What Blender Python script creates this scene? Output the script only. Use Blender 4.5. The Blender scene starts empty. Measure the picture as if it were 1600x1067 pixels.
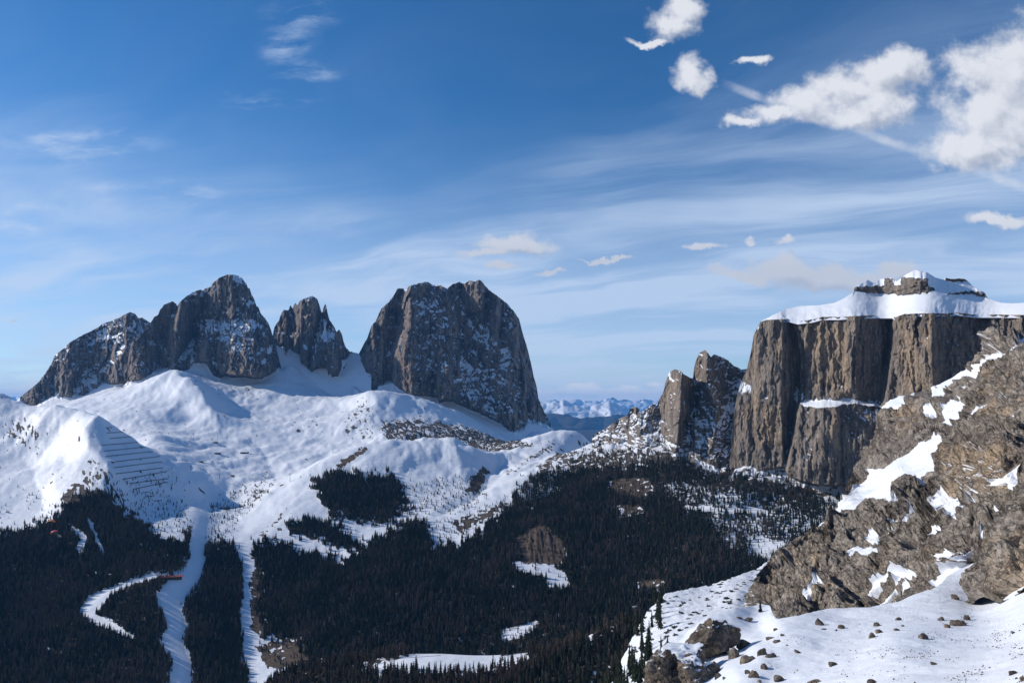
import bpy, math, random
import numpy as np
from mathutils import Vector

sc = bpy.context.scene
COL = sc.collection
random.seed(7)
RNG = np.random.default_rng(7)
R = math.radians

# ----------------------------------------------------------------- camera
F = 1160.0                      # focal length in photo pixels (1600 wide)
TH = math.atan((632 - 533.5) / F)
CT, ST = math.cos(TH), math.sin(TH)
cam_d = bpy.data.cameras.new('camera')
cam = bpy.data.objects.new('camera', cam_d)
COL.objects.link(cam)
cam.rotation_euler = (math.pi / 2 + TH, 0, 0)
cam_d.sensor_width = 36.0
cam_d.lens = 36.0 * F / 1600.0
cam_d.clip_start = 1.0
cam_d.clip_end = 400000.0
sc.camera = cam

# ----------------------------------------------------------------- light
SUN_EL, SUN_AZ = R(26.0), R(-74.0)          # azimuth clockwise from the view direction
SUN = Vector((math.sin(SUN_AZ) * math.cos(SUN_EL), math.cos(SUN_AZ) * math.cos(SUN_EL), math.sin(SUN_EL)))
sun_d = bpy.data.lights.new('sun', 'SUN')
sun_d.energy = 4.3
sun_d.angle = R(0.53)
sun_d.color = (1.0, 0.93, 0.84)
sun = bpy.data.objects.new('sun', sun_d)
COL.objects.link(sun)
sun.rotation_euler = SUN.to_track_quat('Z', 'Y').to_euler()

vs = sc.view_settings
vs.view_transform = 'Standard'
vs.look = 'None'
vs.gamma = 1.0
vs.use_curve_mapping = False
vs.exposure = -0.04

sc.cycles.use_denoising = True
sc.cycles.max_bounces = 4
sc.cycles.diffuse_bounces = 2
sc.cycles.volume_bounces = 1
sc.cycles.volume_max_steps = 64


# ----------------------------------------------------------------- pixel <-> world
def ray(px, py):
    cx = (np.asarray(px, float) - 800.0) / F
    cy = (533.5 - np.asarray(py, float)) / F
    return cx, CT - cy * ST, ST + cy * CT


def P(px, py, Y):
    dx, dy, dz = ray(px, py)
    s = Y / dy
    return dx * s, Y + 0 * s, dz * s


def proj(x, y, z):
    d = y * CT + z * ST
    return 800 + F * x / d, 533.5 - F * (-y * ST + z * CT) / d


def UV(px, py):
    dx, dy, dz = ray(px, py)
    return float(dx / dy), float(dz / dy)


# ----------------------------------------------------------------- numpy noise
_perm = np.random.default_rng(3).permutation(512).astype(np.int32)
_perm = np.concatenate([_perm, _perm, _perm])
_ga = np.random.default_rng(4).uniform(0, 2 * np.pi, 512)
_gx, _gy = np.cos(_ga).astype(np.float32), np.sin(_ga).astype(np.float32)


def pn(x, y, seed=0):
    """gradient noise, about -0.7..0.7 -> scaled to about -1..1"""
    x = np.asarray(x, np.float32) + seed * 37.17
    y = np.asarray(y, np.float32) + seed * 11.71
    xi = np.floor(x)
    yi = np.floor(y)
    fx = x - xi
    fy = y - yi
    xi = xi.astype(np.int32) & 511
    yi = yi.astype(np.int32) & 511
    x1 = (xi + 1) & 511
    y1 = (yi + 1) & 511

    def g(a, b, dx, dy):
        h = _perm[_perm[a] + b]
        return _gx[h] * dx + _gy[h] * dy
    u = fx * fx * fx * (fx * (fx * 6 - 15) + 10)
    v = fy * fy * fy * (fy * (fy * 6 - 15) + 10)
    a = g(xi, yi, fx, fy)
    b = g(x1, yi, fx - 1, fy)
    c = g(xi, y1, fx, fy - 1)
    d = g(x1, y1, fx - 1, fy - 1)
    return 1.45 * (a + u * (b - a) + v * ((c + u * (d - c)) - (a + u * (b - a))))


def fbm(x, y, o=4, seed=0, gain=.5, lac=2.03):
    s = 0
    a = 1.0
    t = 0
    for k in range(o):
        s = s + a * pn(x, y, seed + k * 3)
        t += a
        x = x * lac
        y = y * lac
        a *= gain
    return s / t


def billow(x, y, o=4, seed=0, gain=.5, lac=2.1):
    s = 0
    a = 1.0
    t = 0
    for k in range(o):
        s = s + a * (np.abs(pn(x, y, seed + k * 5)) * 2 - .6)
        t += a
        x = x * lac
        y = y * lac
        a *= gain
    return s / t


_ra, _rb, _rc = [np.random.default_rng(40 + k).random(512).astype(np.float32) for k in range(3)]
_g3 = np.random.default_rng(5).normal(size=(512, 3))
_g3 = (_g3 / np.linalg.norm(_g3, axis=1, keepdims=True)).astype(np.float32)


def pn3(p, seed=0):
    p = np.asarray(p, np.float32) + np.float32(seed * 17.31)
    pi = np.floor(p)
    f = p - pi
    pi = pi.astype(np.int32)
    u = f * f * f * (f * (f * 6 - 15) + 10)
    out = 0
    for i in (0, 1):
        a = _perm[(pi[..., 0] + i) & 511]
        wx_ = u[..., 0] if i else 1 - u[..., 0]
        for j in (0, 1):
            b = _perm[a + ((pi[..., 1] + j) & 511)]
            wy_ = wx_ * (u[..., 1] if j else 1 - u[..., 1])
            for k in (0, 1):
                h = _perm[b + ((pi[..., 2] + k) & 511)]
                g = _g3[h]
                d = g[..., 0] * (f[..., 0] - i) + g[..., 1] * (f[..., 1] - j) + g[..., 2] * (f[..., 2] - k)
                out = out + d * wy_ * (u[..., 2] if k else 1 - u[..., 2])
    return out * 1.5


def fbm3(p, o=4, seed=0, gain=.5, lac=2.03):
    s, a, t = 0, 1.0, 0
    for k in range(o):
        s = s + a * pn3(p, seed + k * 3)
        t += a
        p = p * lac
        a *= gain
    return s / t


def billow3(p, o=3, seed=0, gain=.5, lac=2.1):
    s, a, t = 0, 1.0, 0
    for k in range(o):
        s = s + a * (np.abs(pn3(p, seed + k * 5)) * 2.2 - .6)
        t += a
        p = p * lac
        a *= gain
    return s / t


def facet2(x, y, seed=0):
    """broken planes: every Voronoi cell is a tilted facet with its own offset (about -1..1)"""
    x = np.asarray(x, np.float32) + seed * 13.7
    y = np.asarray(y, np.float32) + seed * 7.9
    xi = np.floor(x).astype(np.int32)
    yi = np.floor(y).astype(np.int32)
    best = np.full(x.shape, 1e9, np.float32)
    out = np.zeros(x.shape, np.float32)
    for i in (-1, 0, 1):
        for j in (-1, 0, 1):
            h = _perm[_perm[(xi + i) & 511] + ((yi + j) & 511)]
            dx = x - (xi + i + .1 + .8 * _ra[h])
            dy = y - (yi + j + .1 + .8 * _rb[h])
            d = dx * dx + dy * dy
            m = d < best
            best = np.where(m, d, best)
            out = np.where(m, (_ra[h] + _rc[h] - 1) * .7 + dx * (_rb[h] * 2 - 1) * .9 + dy * (_rc[h] * 2 - 1) * .6, out)
    return out


def facet3(p, seed=0):
    p = np.asarray(p, np.float32) + np.float32(seed * 9.3)
    pi = np.floor(p).astype(np.int32)
    f = p - pi
    best = np.full(p.shape[:-1], 1e9, np.float32)
    out = np.zeros(p.shape[:-1], np.float32)
    for i in (-1, 0, 1):
        a = _perm[(pi[..., 0] + i) & 511]
        for j in (-1, 0, 1):
            b = _perm[a + ((pi[..., 1] + j) & 511)]
            for k in (-1, 0, 1):
                h = _perm[b + ((pi[..., 2] + k) & 511)]
                dx = f[..., 0] - (i + .1 + .8 * _ra[h])
                dy = f[..., 1] - (j + .1 + .8 * _rb[h])
                dz = f[..., 2] - (k + .1 + .8 * _rc[h])
                d = dx * dx + dy * dy + dz * dz
                m = d < best
                best = np.where(m, d, best)
                out = np.where(m, (_ra[h] + _rc[h] - 1) * .7 + dx * (_rb[h] * 2 - 1) * .8 + dy * (_rc[h] * 2 - 1) * .8 + dz * (_ra[h] * 2 - 1) * .6, out)
    return out


def sstep(a, b, x):
    t = np.clip((x - a) / (b - a), 0, 1)
    return t * t * (3 - 2 * t)


def poly_mask(px, py, poly, feather=3.0):
    """soft inside mask of a polygon (photo pixels)"""
    px = np.asarray(px)
    out = np.zeros(px.shape, np.float32)
    q = np.asarray(poly, float)
    f = feather + 1
    bb = (px > q[:, 0].min() - f) & (px < q[:, 0].max() + f) & (py > q[:, 1].min() - f) & (py < q[:, 1].max() + f)
    if not bb.any():
        return out
    x = px[bb]
    y = py[bb]
    ins = np.zeros(x.shape, bool)
    d2 = np.full(x.shape, 1e9)
    n = len(q)
    for i in range(n):
        x0, y0 = q[i]
        x1, y1 = q[(i + 1) % n]
        if y0 != y1:
            c = ((y0 > y) != (y1 > y)) & (x < (x1 - x0) * (y - y0) / (y1 - y0) + x0)
            ins ^= c
        ex, ey = x1 - x0, y1 - y0
        L = ex * ex + ey * ey + 1e-9
        t = np.clip(((x - x0) * ex + (y - y0) * ey) / L, 0, 1)
        d2 = np.minimum(d2, (x - x0 - t * ex) ** 2 + (y - y0 - t * ey) ** 2)
    d = np.sqrt(d2)
    sd = np.where(ins, d, -d)
    out[bb] = sstep(-feather, feather, sd)
    return out


def line_dist(px, py, pts):
    """distance to a polyline and the interpolated third value"""
    best = np.full(np.shape(px), 1e9)
    val = np.zeros(np.shape(px))
    for a, b in zip(pts[:-1], pts[1:]):
        ex, ey = b[0] - a[0], b[1] - a[1]
        L = ex * ex + ey * ey + 1e-9
        t = np.clip(((px - a[0]) * ex + (py - a[1]) * ey) / L, 0, 1)
        d = np.hypot(px - a[0] - t * ex, py - a[1] - t * ey)
        m = d < best
        best = np.where(m, d, best)
        if len(a) > 2:
            val = np.where(m, a[2] + t * (b[2] - a[2]), val)
    return best, val


def tps(pts, vals, lam=1e-4):
    pts = np.asarray(pts, float)
    n = len(pts)

    def k(r2):
        return .5 * r2 * np.log(r2 + 1e-12)
    d2 = ((pts[:, None] - pts[None]) ** 2).sum(-1)
    A = np.zeros((n + 3, n + 3))
    A[:n, :n] = k(d2) + lam * np.eye(n)
    A[:n, n] = 1
    A[:n, n + 1:] = pts
    A[n, :n] = 1
    A[n + 1:, :n] = pts.T
    w = np.linalg.solve(A, np.concatenate([np.asarray(vals, float), np.zeros(3)]))

    def ev(x, y):
        sh = np.shape(x)
        x = np.ravel(x).astype(np.float32)
        y = np.ravel(y).astype(np.float32)
        o = (w[n] + w[n + 1] * x + w[n + 2] * y).astype(np.float32)
        for i in range(n):
            r2 = (x - np.float32(pts[i, 0])) ** 2 + (y - np.float32(pts[i, 1])) ** 2
            o += np.float32(w[i] * .5) * r2 * np.log(r2 + np.float32(1e-9))
        return o.reshape(sh).astype(float)
    return ev


def blur(a, n, axis):
    if n < 1:
        return a
    k = np.ones(2 * n + 1) / (2 * n + 1)
    pad = [(0, 0)] * a.ndim
    pad[axis] = (n, n)
    b = np.pad(a, pad, mode='edge')
    return np.apply_along_axis(lambda v: np.convolve(v, k, 'valid'), axis, b)


# ----------------------------------------------------------------- mesh helpers
def mesh_from(name, verts, faces):
    """verts (n,3); faces (m,3|4) int array"""
    me = bpy.data.meshes.new(name)
    verts = np.asarray(verts, np.float32)
    faces = np.asarray(faces, np.int32)
    me.vertices.add(len(verts))
    me.vertices.foreach_set('co', verts.ravel())
    k = faces.shape[1]
    me.loops.add(faces.size)
    me.loops.foreach_set('vertex_index', faces.ravel())
    me.polygons.add(len(faces))
    me.polygons.foreach_set('loop_start', np.arange(0, faces.size, k, dtype=np.int32))
    me.update(calc_edges=True)
    me.shade_smooth()
    return me


def add_attr(me, name, arr):
    a = me.attributes.new(name, 'FLOAT', 'POINT')
    a.data.foreach_set('value', np.asarray(arr, np.float32).ravel())


def grid_faces(nr, nc):
    i = np.arange((nr - 1) * nc).reshape(nr - 1, nc)[:, :-1].ravel()
    return np.stack([i, i + 1, i + nc + 1, i + nc], 1)


def grid_normals(X, Y, Z):
    V = np.stack([X, Y, Z], -1)
    du = np.gradient(V, axis=1)
    dv = np.gradient(V, axis=0)
    N = np.cross(du, dv)
    N /= np.linalg.norm(N, axis=-1, keepdims=True) + 1e-9
    return N


def link(name, data, parent=None, loc=None, **props):
    o = bpy.data.objects.new(name, data)
    COL.objects.link(o)
    if parent is not None:
        o.parent = parent
    if loc is not None:
        o.location = loc
    for k, v in props.items():
        o[k] = v
    return o


# ----------------------------------------------------------------- node helper
class NT:
    def __init__(self, tree):
        self.t = tree

    def new(self, typ, **kw):
        n = self.t.nodes.new(typ)
        for k, v in kw.items():
            setattr(n, k, v)
        return n

    def put(self, sock, v):
        if hasattr(v, 'is_linked') or hasattr(v, 'links'):
            self.t.links.new(v, sock)
        else:
            sock.default_value = v

    def m(self, op, a, b=None, c=None, clamp=False):
        n = self.new('ShaderNodeMath', operation=op, use_clamp=clamp)
        self.put(n.inputs[0], a)
        if b is not None:
            self.put(n.inputs[1], b)
        if c is not None:
            self.put(n.inputs[2], c)
        return n.outputs[0]

    def v(self, op, a, b=None, out=0):
        n = self.new('ShaderNodeVectorMath', operation=op)
        self.put(n.inputs[0], a)
        if b is not None:
            if op == 'SCALE':
                self.put(n.inputs[3], b)
            else:
                self.put(n.inputs[1], b)
        return n.outputs[out]

    def noise(self, vec, scale, detail=4, rough=.55, dist=0.0, out=0, lac=2.0, typ=None):
        n = self.new('ShaderNodeTexNoise')
        if typ:
            n.noise_type = typ
        self.put(n.inputs['Vector'], vec)
        self.put(n.inputs['Scale'], scale)
        self.put(n.inputs['Detail'], detail)
        self.put(n.inputs['Roughness'], rough)
        self.put(n.inputs['Lacunarity'], lac)
        self.put(n.inputs['Distortion'], dist)
        return n.outputs[out]

    def sm(self, x, a, b, lo=0.0, hi=1.0):
        n = self.new('ShaderNodeMapRange', interpolation_type='SMOOTHSTEP')
        self.put(n.inputs[0], x)
        self.put(n.inputs[1], a)
        self.put(n.inputs[2], b)
        self.put(n.inputs[3], lo)
        self.put(n.inputs[4], hi)
        return n.outputs[0]

    def mix(self, f, a, b):
        n = self.new('ShaderNodeMix', data_type='RGBA')
        self.put(n.inputs[0], f)
        self.put(n.inputs[6], a)
        self.put(n.inputs[7], b)
        return n.outputs[2]

    def attr(self, name):
        return self.new('ShaderNodeAttribute', attribute_name=name).outputs['Fac']

    def comb(self, x, y, z):
        n = self.new('ShaderNodeCombineXYZ')
        for s, v in zip(n.inputs, (x, y, z)):
            self.put(s, v)
        return n.outputs[0]


def C(r, g, b):
    return (r, g, b, 1.0)


def srgb(r, g, b):
    def f(c):
        c /= 255.0
        return c / 12.92 if c <= .04045 else ((c + .055) / 1.055) ** 2.4
    return (f(r), f(g), f(b), 1.0)


def new_mat(name):
    m = bpy.data.materials.new(name)
    m.use_nodes = True
    t = NT(m.node_tree)
    return m, t, m.node_tree.nodes['Principled BSDF']


# ----------------------------------------------------------------- sky
def build_world():
    w = bpy.data.worlds.new('World')
    sc.world = w
    w.use_nodes = True
    t = NT(w.node_tree)
    bg = w.node_tree.nodes['Background']
    sky = t.new('ShaderNodeTexSky')
    sky.sky_type = 'NISHITA'
    sky.sun_disc = False
    sky.sun_elevation = SUN_EL
    sky.sun_rotation = SUN_AZ
    sky.altitude = 2300
    sky.air_density = 1.0
    sky.dust_density = 0.3
    sky.ozone_density = 3.4
    STR = 0.121
    hs = t.new('ShaderNodeHueSaturation')
    hs.inputs['Saturation'].default_value = 1.24
    hs.inputs['Value'].default_value = 1.05
    t.put(hs.inputs['Color'], sky.outputs[0])
    base = hs.outputs[0]
    d = t.new('ShaderNodeTexCoord').outputs['Generated']
    sp = t.new('ShaderNodeSeparateXYZ')
    t.put(sp.inputs[0], d)
    dx, dy, dz = sp.outputs
    # --- high cirrus: a layer seen in perspective
    h = t.m('ADD', t.m('MAXIMUM', dz, 0.0), 0.10)
    cx = t.m('DIVIDE', dx, h)
    cy = t.m('DIVIDE', dy, h)
    cvec = t.comb(cx, cy, 0.0)
    rot = t.new('ShaderNodeVectorRotate', rotation_type='Z_AXIS')
    t.put(rot.inputs['Vector'], cvec)
    rot.inputs['Angle'].default_value = R(24)
    wv = t.noise(cvec, .5, 3, .5, out=1)
    cv = t.v('ADD', rot.outputs[0], t.v('SCALE', t.v('SUBTRACT', wv, (.5, .5, .5)), 1.7))
    streak = t.noise(t.v('MULTIPLY', cv, (.42, 1.75, 1.0)), 1.0, 9, .60)
    broad = t.noise(t.v('ADD', cvec, (3.1, 1.7, 0.0)), .42, 4, .5)
    low = t.sm(dz, .52, .14)                       # the veil thickens towards the horizon
    ci = t.m('MULTIPLY', t.sm(streak, .36, .72), t.sm(broad, .28, .58))
    ci = t.m('MULTIPLY', ci, t.m('ADD', t.m('MULTIPLY', low, .85), .12))
    veil = t.m('MULTIPLY', t.sm(dz, .40, .06), t.m('MULTIPLY', t.sm(broad, .12, .60), .72))
    ci = t.m('ADD', ci, veil, clamp=True)
    WISP = [(470, 25, 70, 30), (450, 70, 50, 40), (480, 115, 60, 16), (420, 155, 90, 14), (110, 225, 150, 30), (60, 345, 90, 26), (250, 300, 130, 24)]
    # --- cumulus, placed by direction
    ysafe = t.m('MAXIMUM', dy, .02)
    U = t.m('DIVIDE', dx, ysafe)
    V = t.m('DIVIDE', dz, ysafe)
    front = t.m('GREATER_THAN', dy, .1)

    ell = [(1590, 112, 92, 62), (1530, 118, 40, 36), (1578, 190, 108, 68), (1522, 226, 68, 36), (1640, 170, 120, 110),
           (1412, 112, 40, 32), (1375, 122, 54, 34), (1325, 142, 58, 32), (1268, 160, 48, 24), (1212, 180, 48, 15), (1165, 190, 34, 10),
           (1370, 166, 54, 28), (1340, 178, 50, 20),
           (1050, 38, 34, 24), (1074, 12, 28, 24), (1018, 62, 30, 6),
           (1080, 118, 26, 24), (1094, 132, 18, 14), (1172, 98, 28, 7),
           (795, 376, 46, 17), (830, 382, 36, 12), (760, 392, 44, 9),
           (1225, 420, 66, 17), (1285, 428, 62, 17), (1345, 434, 48, 15), (1160, 427, 52, 9), (1410, 420, 34, 11),
           (1095, 384, 30, 6), (945, 402, 32, 3), (855, 422, 24, 4), (785, 421, 24, 6), (1172, 374, 12, 5), (1232, 382, 11, 6),
           (1570, 346, 46, 9), (14, 501, 8, 2)]

    p = t.comb(U, V, 0.0)
    wn = t.noise(p, 13.0, 6, .60, out=1)
    pw = t.v('ADD', p, t.v('SCALE', t.v('SUBTRACT', wn, (.5, .5, .5)), .060))

    def shapes(lst, pv):
        acc = None
        for (ex, ey, rx, ry) in lst:
            u0, v0 = UV(ex, ey)
            q = t.v('MULTIPLY', t.v('SUBTRACT', pv, (u0, v0, 0)), (F / rx, F / ry, 0))
            r = t.v('LENGTH', q, out=1)
            acc = r if acc is None else t.m('SMOOTH_MIN', acc, r, .3)
        return t.m('SUBTRACT', 1.0, acc)
    shape = shapes(ell, pw)
    n1 = t.noise(p, 22.0, 9, .60)
    den = t.m('ADD', t.m('ADD', shape, .40), t.m('MULTIPLY', t.m('SUBTRACT', n1, .5), 2.2))
    alpha = t.m('MULTIPLY', t.sm(den, -.10, .85), front)
    off = (-.013, .015, 0)
    big = ell
    n2 = t.noise(t.v('ADD', p, off), 22.0, 5, .55)
    den2 = t.m('ADD', t.m('ADD', shapes(big, t.v('ADD', pw, off)), .30), t.m('MULTIPLY', t.m('SUBTRACT', n2, .5), 2.0))
    shade = t.sm(t.m('SUBTRACT', t.m('MULTIPLY', den, .75), den2), -.85, .30)
    wisp = t.m('MULTIPLY', t.sm(shapes(WISP, t.v('ADD', p, t.v('SCALE', t.v('SUBTRACT', wn, (.5, .5, .5)), .05))), -.25, .7), front)
    wst = t.noise(t.v('MULTIPLY', t.v('ADD', p, t.v('SCALE', t.v('SUBTRACT', wn, (.5, .5, .5)), .03)), (9.0, 34.0, 1.0)), 1.0, 8, .62)
    ci = t.m('ADD', ci, t.m('MULTIPLY', wisp, t.sm(wst, .40, .78, 0.0, .75)), clamp=True)
    # bank of cloud lying on the far horizon
    el = t.m('ARCTAN2', dz, t.m('SQRT', t.m('ADD', t.m('MULTIPLY', dx, dx), t.m('MULTIPLY', dy, dy))))
    az = t.m('ARCTAN2', dx, dy)
    bn = t.noise(t.comb(t.m('MULTIPLY', az, 22.0), t.m('MULTIPLY', el, 60.0), 0.0), 1.0, 6, .6)
    top = t.m('ADD', .004, t.m('MULTIPLY', bn, .046))
    bank = t.m('MULTIPLY', t.sm(t.m('SUBTRACT', top, el), -.002, .006), t.sm(bn, .36, .56, .35, .85))
    # contrail
    a0 = UV(1120, 130)
    b0 = UV(1620, 300)
    ux, uy = b0[0] - a0[0], b0[1] - a0[1]
    L = math.hypot(ux, uy)
    wob = t.m('MULTIPLY', t.m('SUBTRACT', t.noise(p, 9.0, 3, .5), .5), .022)
    s = t.m('ADD', t.m('MULTIPLY', t.m('SUBTRACT', U, a0[0]), ux / L), t.m('MULTIPLY', t.m('SUBTRACT', V, a0[1]), uy / L))
    c = t.m('ADD', t.m('MULTIPLY', t.m('SUBTRACT', U, a0[0]), -uy / L), t.m('MULTIPLY', t.m('SUBTRACT', V, a0[1]), ux / L))
    c = t.m('ABSOLUTE', t.m('ADD', c, wob))
    tr = t.m('MULTIPLY', t.sm(c, .0100, .0015), t.m('MULTIPLY', t.sm(s, 0.0, .05), front))
    tr = t.m('MULTIPLY', tr, t.sm(t.noise(p, 30.0, 4, .6), .3, .7, .15, .62))
    cs = 1.0 / STR
    white = C(.70 * cs, .75 * cs, .86 * cs)
    cir_c = C(.58 * cs, .71 * cs, .92 * cs)
    lowc = t.sm(V, .30, .17)
    shade = t.m('MULTIPLY', shade, t.m('SUBTRACT', 1.0, t.m('MULTIPLY', lowc, .68)))
    cum = t.mix(shade, C(.45 * cs, .50 * cs, .61 * cs), C(.82 * cs, .84 * cs, .90 * cs))
    col = t.mix(t.m('MULTIPLY', ci, .82, clamp=True), base, cir_c)
    col = t.mix(tr, col, white)
    col = t.mix(bank, col, C(.80 * cs, .84 * cs, .92 * cs))
    col = t.mix(t.m('MULTIPLY', alpha, t.m('SUBTRACT', .95, t.m('MULTIPLY', lowc, .08))), col, cum)
    t.put(bg.inputs['Color'], col)
    bg.inputs['Strength'].default_value = STR
    w.cycles.sampling_method = 'NONE'


build_world()


# ----------------------------------------------------------------- materials
def rock_mat(name, unit, dark=(.105, .10, .10), light=(.25, .225, .205), ochre=(.40, .27, .16),
             bump=1.0, snow_noise=.5, soil=(.070, .052, .040), stretch=.22, cracks=0.0, snow_bump=.14, streak=.45, ys=1.0):
    m, t, b = new_mat(name)
    pos = t.new('ShaderNodeNewGeometry').outputs['Position']
    p = t.v('MULTIPLY', pos, (1.0 / unit, ys / unit, 1.0 / unit))
    pv = t.v('MULTIPLY', p, (1.0, 1.0, stretch))
    n1 = t.noise(pv, 1.0, 6, .62, .3)
    col = t.mix(t.sm(n1, .34, .66), C(*dark), C(*light))
    n2 = t.noise(t.v('ADD', pv, (7.3, 2.1, 4.4)), .55, 5, .6)
    oc = t.m('MULTIPLY', t.sm(t.m('ADD', n2, t.m('MULTIPLY', t.attr('ochre'), .20)), .56, .80), .80)
    col = t.mix(oc, col, C(*ochre))
    n3 = t.noise(t.v('MULTIPLY', p, (3.2, 3.2, .30)), 1.0, 4, .6)
    col = t.mix(t.sm(n3, .52, .74, 0.0, streak), col, C(dark[0] * .55, dark[1] * .56, dark[2] * .60))
    n4 = t.noise(t.v('MULTIPLY', p, (1.0, 1.0, 2.2)), 3.0, 5, .65)
    col = t.mix(t.sm(n4, .58, .80, 0.0, .5), col, C(light[0] * 1.25, light[1] * 1.22, light[2] * 1.18))
    crk = None
    if cracks:
        cs_ = min(1.0, stretch * 1.6)
        k1 = t.noise(t.v('MULTIPLY', p, (1.0, 1.0, cs_)), 1.3, 6, .60, .6)
        k2 = t.noise(t.v('MULTIPLY', t.v('ADD', p, (5.1, 3.3, 8.7)), (1.0, 1.0, cs_)), 3.4, 5, .62, .4)
        l1 = t.sm(t.m('ABSOLUTE', t.m('SUBTRACT', k1, .5)), .0, .028)
        l2 = t.sm(t.m('ABSOLUTE', t.m('SUBTRACT', k2, .5)), .0, .035, .45, 1.0)
        crk = t.m('MULTIPLY', l1, l2)
        gr = t.noise(p, 8.5, 5, .70)
        col = t.mix(t.sm(gr, .30, .50, .42, .0), col, C(dark[0] * .5, dark[1] * .5, dark[2] * .52))
        col = t.mix(t.sm(gr, .52, .74, .0, .55), col, C(light[0] * 1.35, light[1] * 1.33, light[2] * 1.3))
        col = t.mix(t.m('MULTIPLY', t.m('SUBTRACT', 1.0, crk), cracks), col, C(dark[0] * .35, dark[1] * .35, dark[2] * .36))
    so = t.m('ADD', t.attr('soil'), t.m('MULTIPLY', t.m('SUBTRACT', n1, .5), .5))
    soilc = t.mix(t.sm(n4, .3, .7), C(*soil), C(soil[0] * 1.9, soil[1] * 1.8, soil[2] * 1.65))
    col = t.mix(t.sm(so, .35, .65), col, soilc)
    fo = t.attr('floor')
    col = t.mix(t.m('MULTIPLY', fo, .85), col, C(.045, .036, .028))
    sn = t.noise(p, 2.6, 7, .66)
    sraw = t.m('ADD', t.attr('snow'), t.m('MULTIPLY', t.m('SUBTRACT', sn, .5), snow_noise))
    smask = t.sm(sraw, -.05, .05)
    sc_n = t.noise(p, .4, 4, .5)
    snowc = t.mix(sc_n, C(.77, .81, .87), C(.84, .86, .90))
    col = t.mix(smask, col, snowc)
    t.put(b.inputs['Base Color'], col)
    t.put(b.inputs['Roughness'], t.m('SUBTRACT', .92, t.m('MULTIPLY', smask, .35)))
    b.inputs['Specular IOR Level'].default_value = .25
    # relief: coarse on rock, soft wind ripples on snow
    hr = t.noise(t.v('MULTIPLY', p, (1.0, 1.0, .5)), 3.2, 7, .66, .4)
    hs = t.noise(t.v('MULTIPLY', p, (1.0, 1.7, 1.0)), 1.6, 4, .5)
    if crk is not None:
        hr = t.m('ADD', hr, t.m('MULTIPLY', crk, .22 * cracks))
    inv = t.m('SUBTRACT', 1.0, smask)
    hgt = t.m('ADD', t.m('MULTIPLY', hr, inv), t.m('MULTIPLY', t.m('MULTIPLY', hs, smask), snow_bump))
    hgt = t.m('ADD', hgt, t.m('MULTIPLY', smask, .06))
    bp = t.new('ShaderNodeBump')
    bp.inputs['Strength'].default_value = 1.0
    bp.inputs['Distance'].default_value = unit * .42 * bump
    t.put(bp.inputs['Height'], hgt)
    t.put(b.inputs['Normal'], bp.outputs[0])
    return m


M_FAR = rock_mat('dolomite_far', 70.0, dark=(.155, .138, .13), light=(.40, .325, .275), ochre=(.42, .285, .20), bump=.9, cracks=.65)
M_MESA = rock_mat('dolomite_mesa', 24.0, dark=(.15, .128, .112), light=(.35, .296, .248), ochre=(.50, .365, .235), bump=.8, stretch=.13, streak=.75, cracks=.6)
M_NEAR = rock_mat('dolomite_near', 5.0, ys=.4, dark=(.20, .172, .147), light=(.46, .40, .34), ochre=(.55, .405, .265), bump=1.2, stretch=.35, snow_noise=.35, cracks=.85, streak=.3)
M_MID = rock_mat('dolomite_mid', 12.0, ys=.4, dark=(.18, .154, .134), light=(.42, .365, .31), ochre=(.48, .35, .225), bump=.9, stretch=.3, snow_noise=.4, cracks=.75, streak=.25)
M_LAND = rock_mat('mountain_ground', 42.0, dark=(.06, .052, .048), light=(.17, .145, .125), bump=.35, stretch=1.0, snow_noise=.9, snow_bump=.40)
M_ALPS = rock_mat('distant_alps', 420.0, dark=(.03, .04, .045), light=(.06, .065, .07), bump=.9, snow_noise=.55)


# ----------------------------------------------------------------- relief sheets (cliffs, walls, slopes)
def ip(pts):
    q = np.asarray(pts, float)
    return lambda x: np.interp(x, q[:, 0], q[:, 1])


def crop(x0, y0, s):
    return lambda pts: [(x0 + a / s, y0 + b / s) for a, b in pts]


def lines_depth(lines):
    """lines: list of polylines [(py, px, d), ...] left to right; linear facets between them"""
    def fn(PX, PY):
        out = np.zeros_like(PX)
        y0, y1 = PY.min(), PY.max()
        ys = np.arange(math.floor(y0), math.ceil(y1) + 1.0)
        x0, x1 = PX.min(), PX.max()
        xs = np.arange(math.floor(x0), math.ceil(x1) + 1.0)
        ras = np.zeros((len(ys), len(xs)))
        for i, yy in enumerate(ys):
            q = []
            for ln in lines:
                a = np.asarray(ln, float)
                q.append((np.interp(yy, a[:, 0], a[:, 1]), np.interp(yy, a[:, 0], a[:, 2])))
            q.sort()
            q = np.asarray(q)
            ras[i] = np.interp(xs, q[:, 0], q[:, 1])
        ras = blur(ras, 1, 1)
        fx = np.clip(PX - xs[0], 0, len(xs) - 1.001)
        fy = np.clip(PY - ys[0], 0, len(ys) - 1.001)
        ix = fx.astype(int)
        iy = fy.astype(int)
        tx = fx - ix
        ty = fy - iy
        out = (ras[iy, ix] * (1 - tx) * (1 - ty) + ras[iy, ix + 1] * tx * (1 - ty)
               + ras[iy + 1, ix] * (1 - tx) * ty + ras[iy + 1, ix + 1] * tx * ty)
        return out
    return fn


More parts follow.
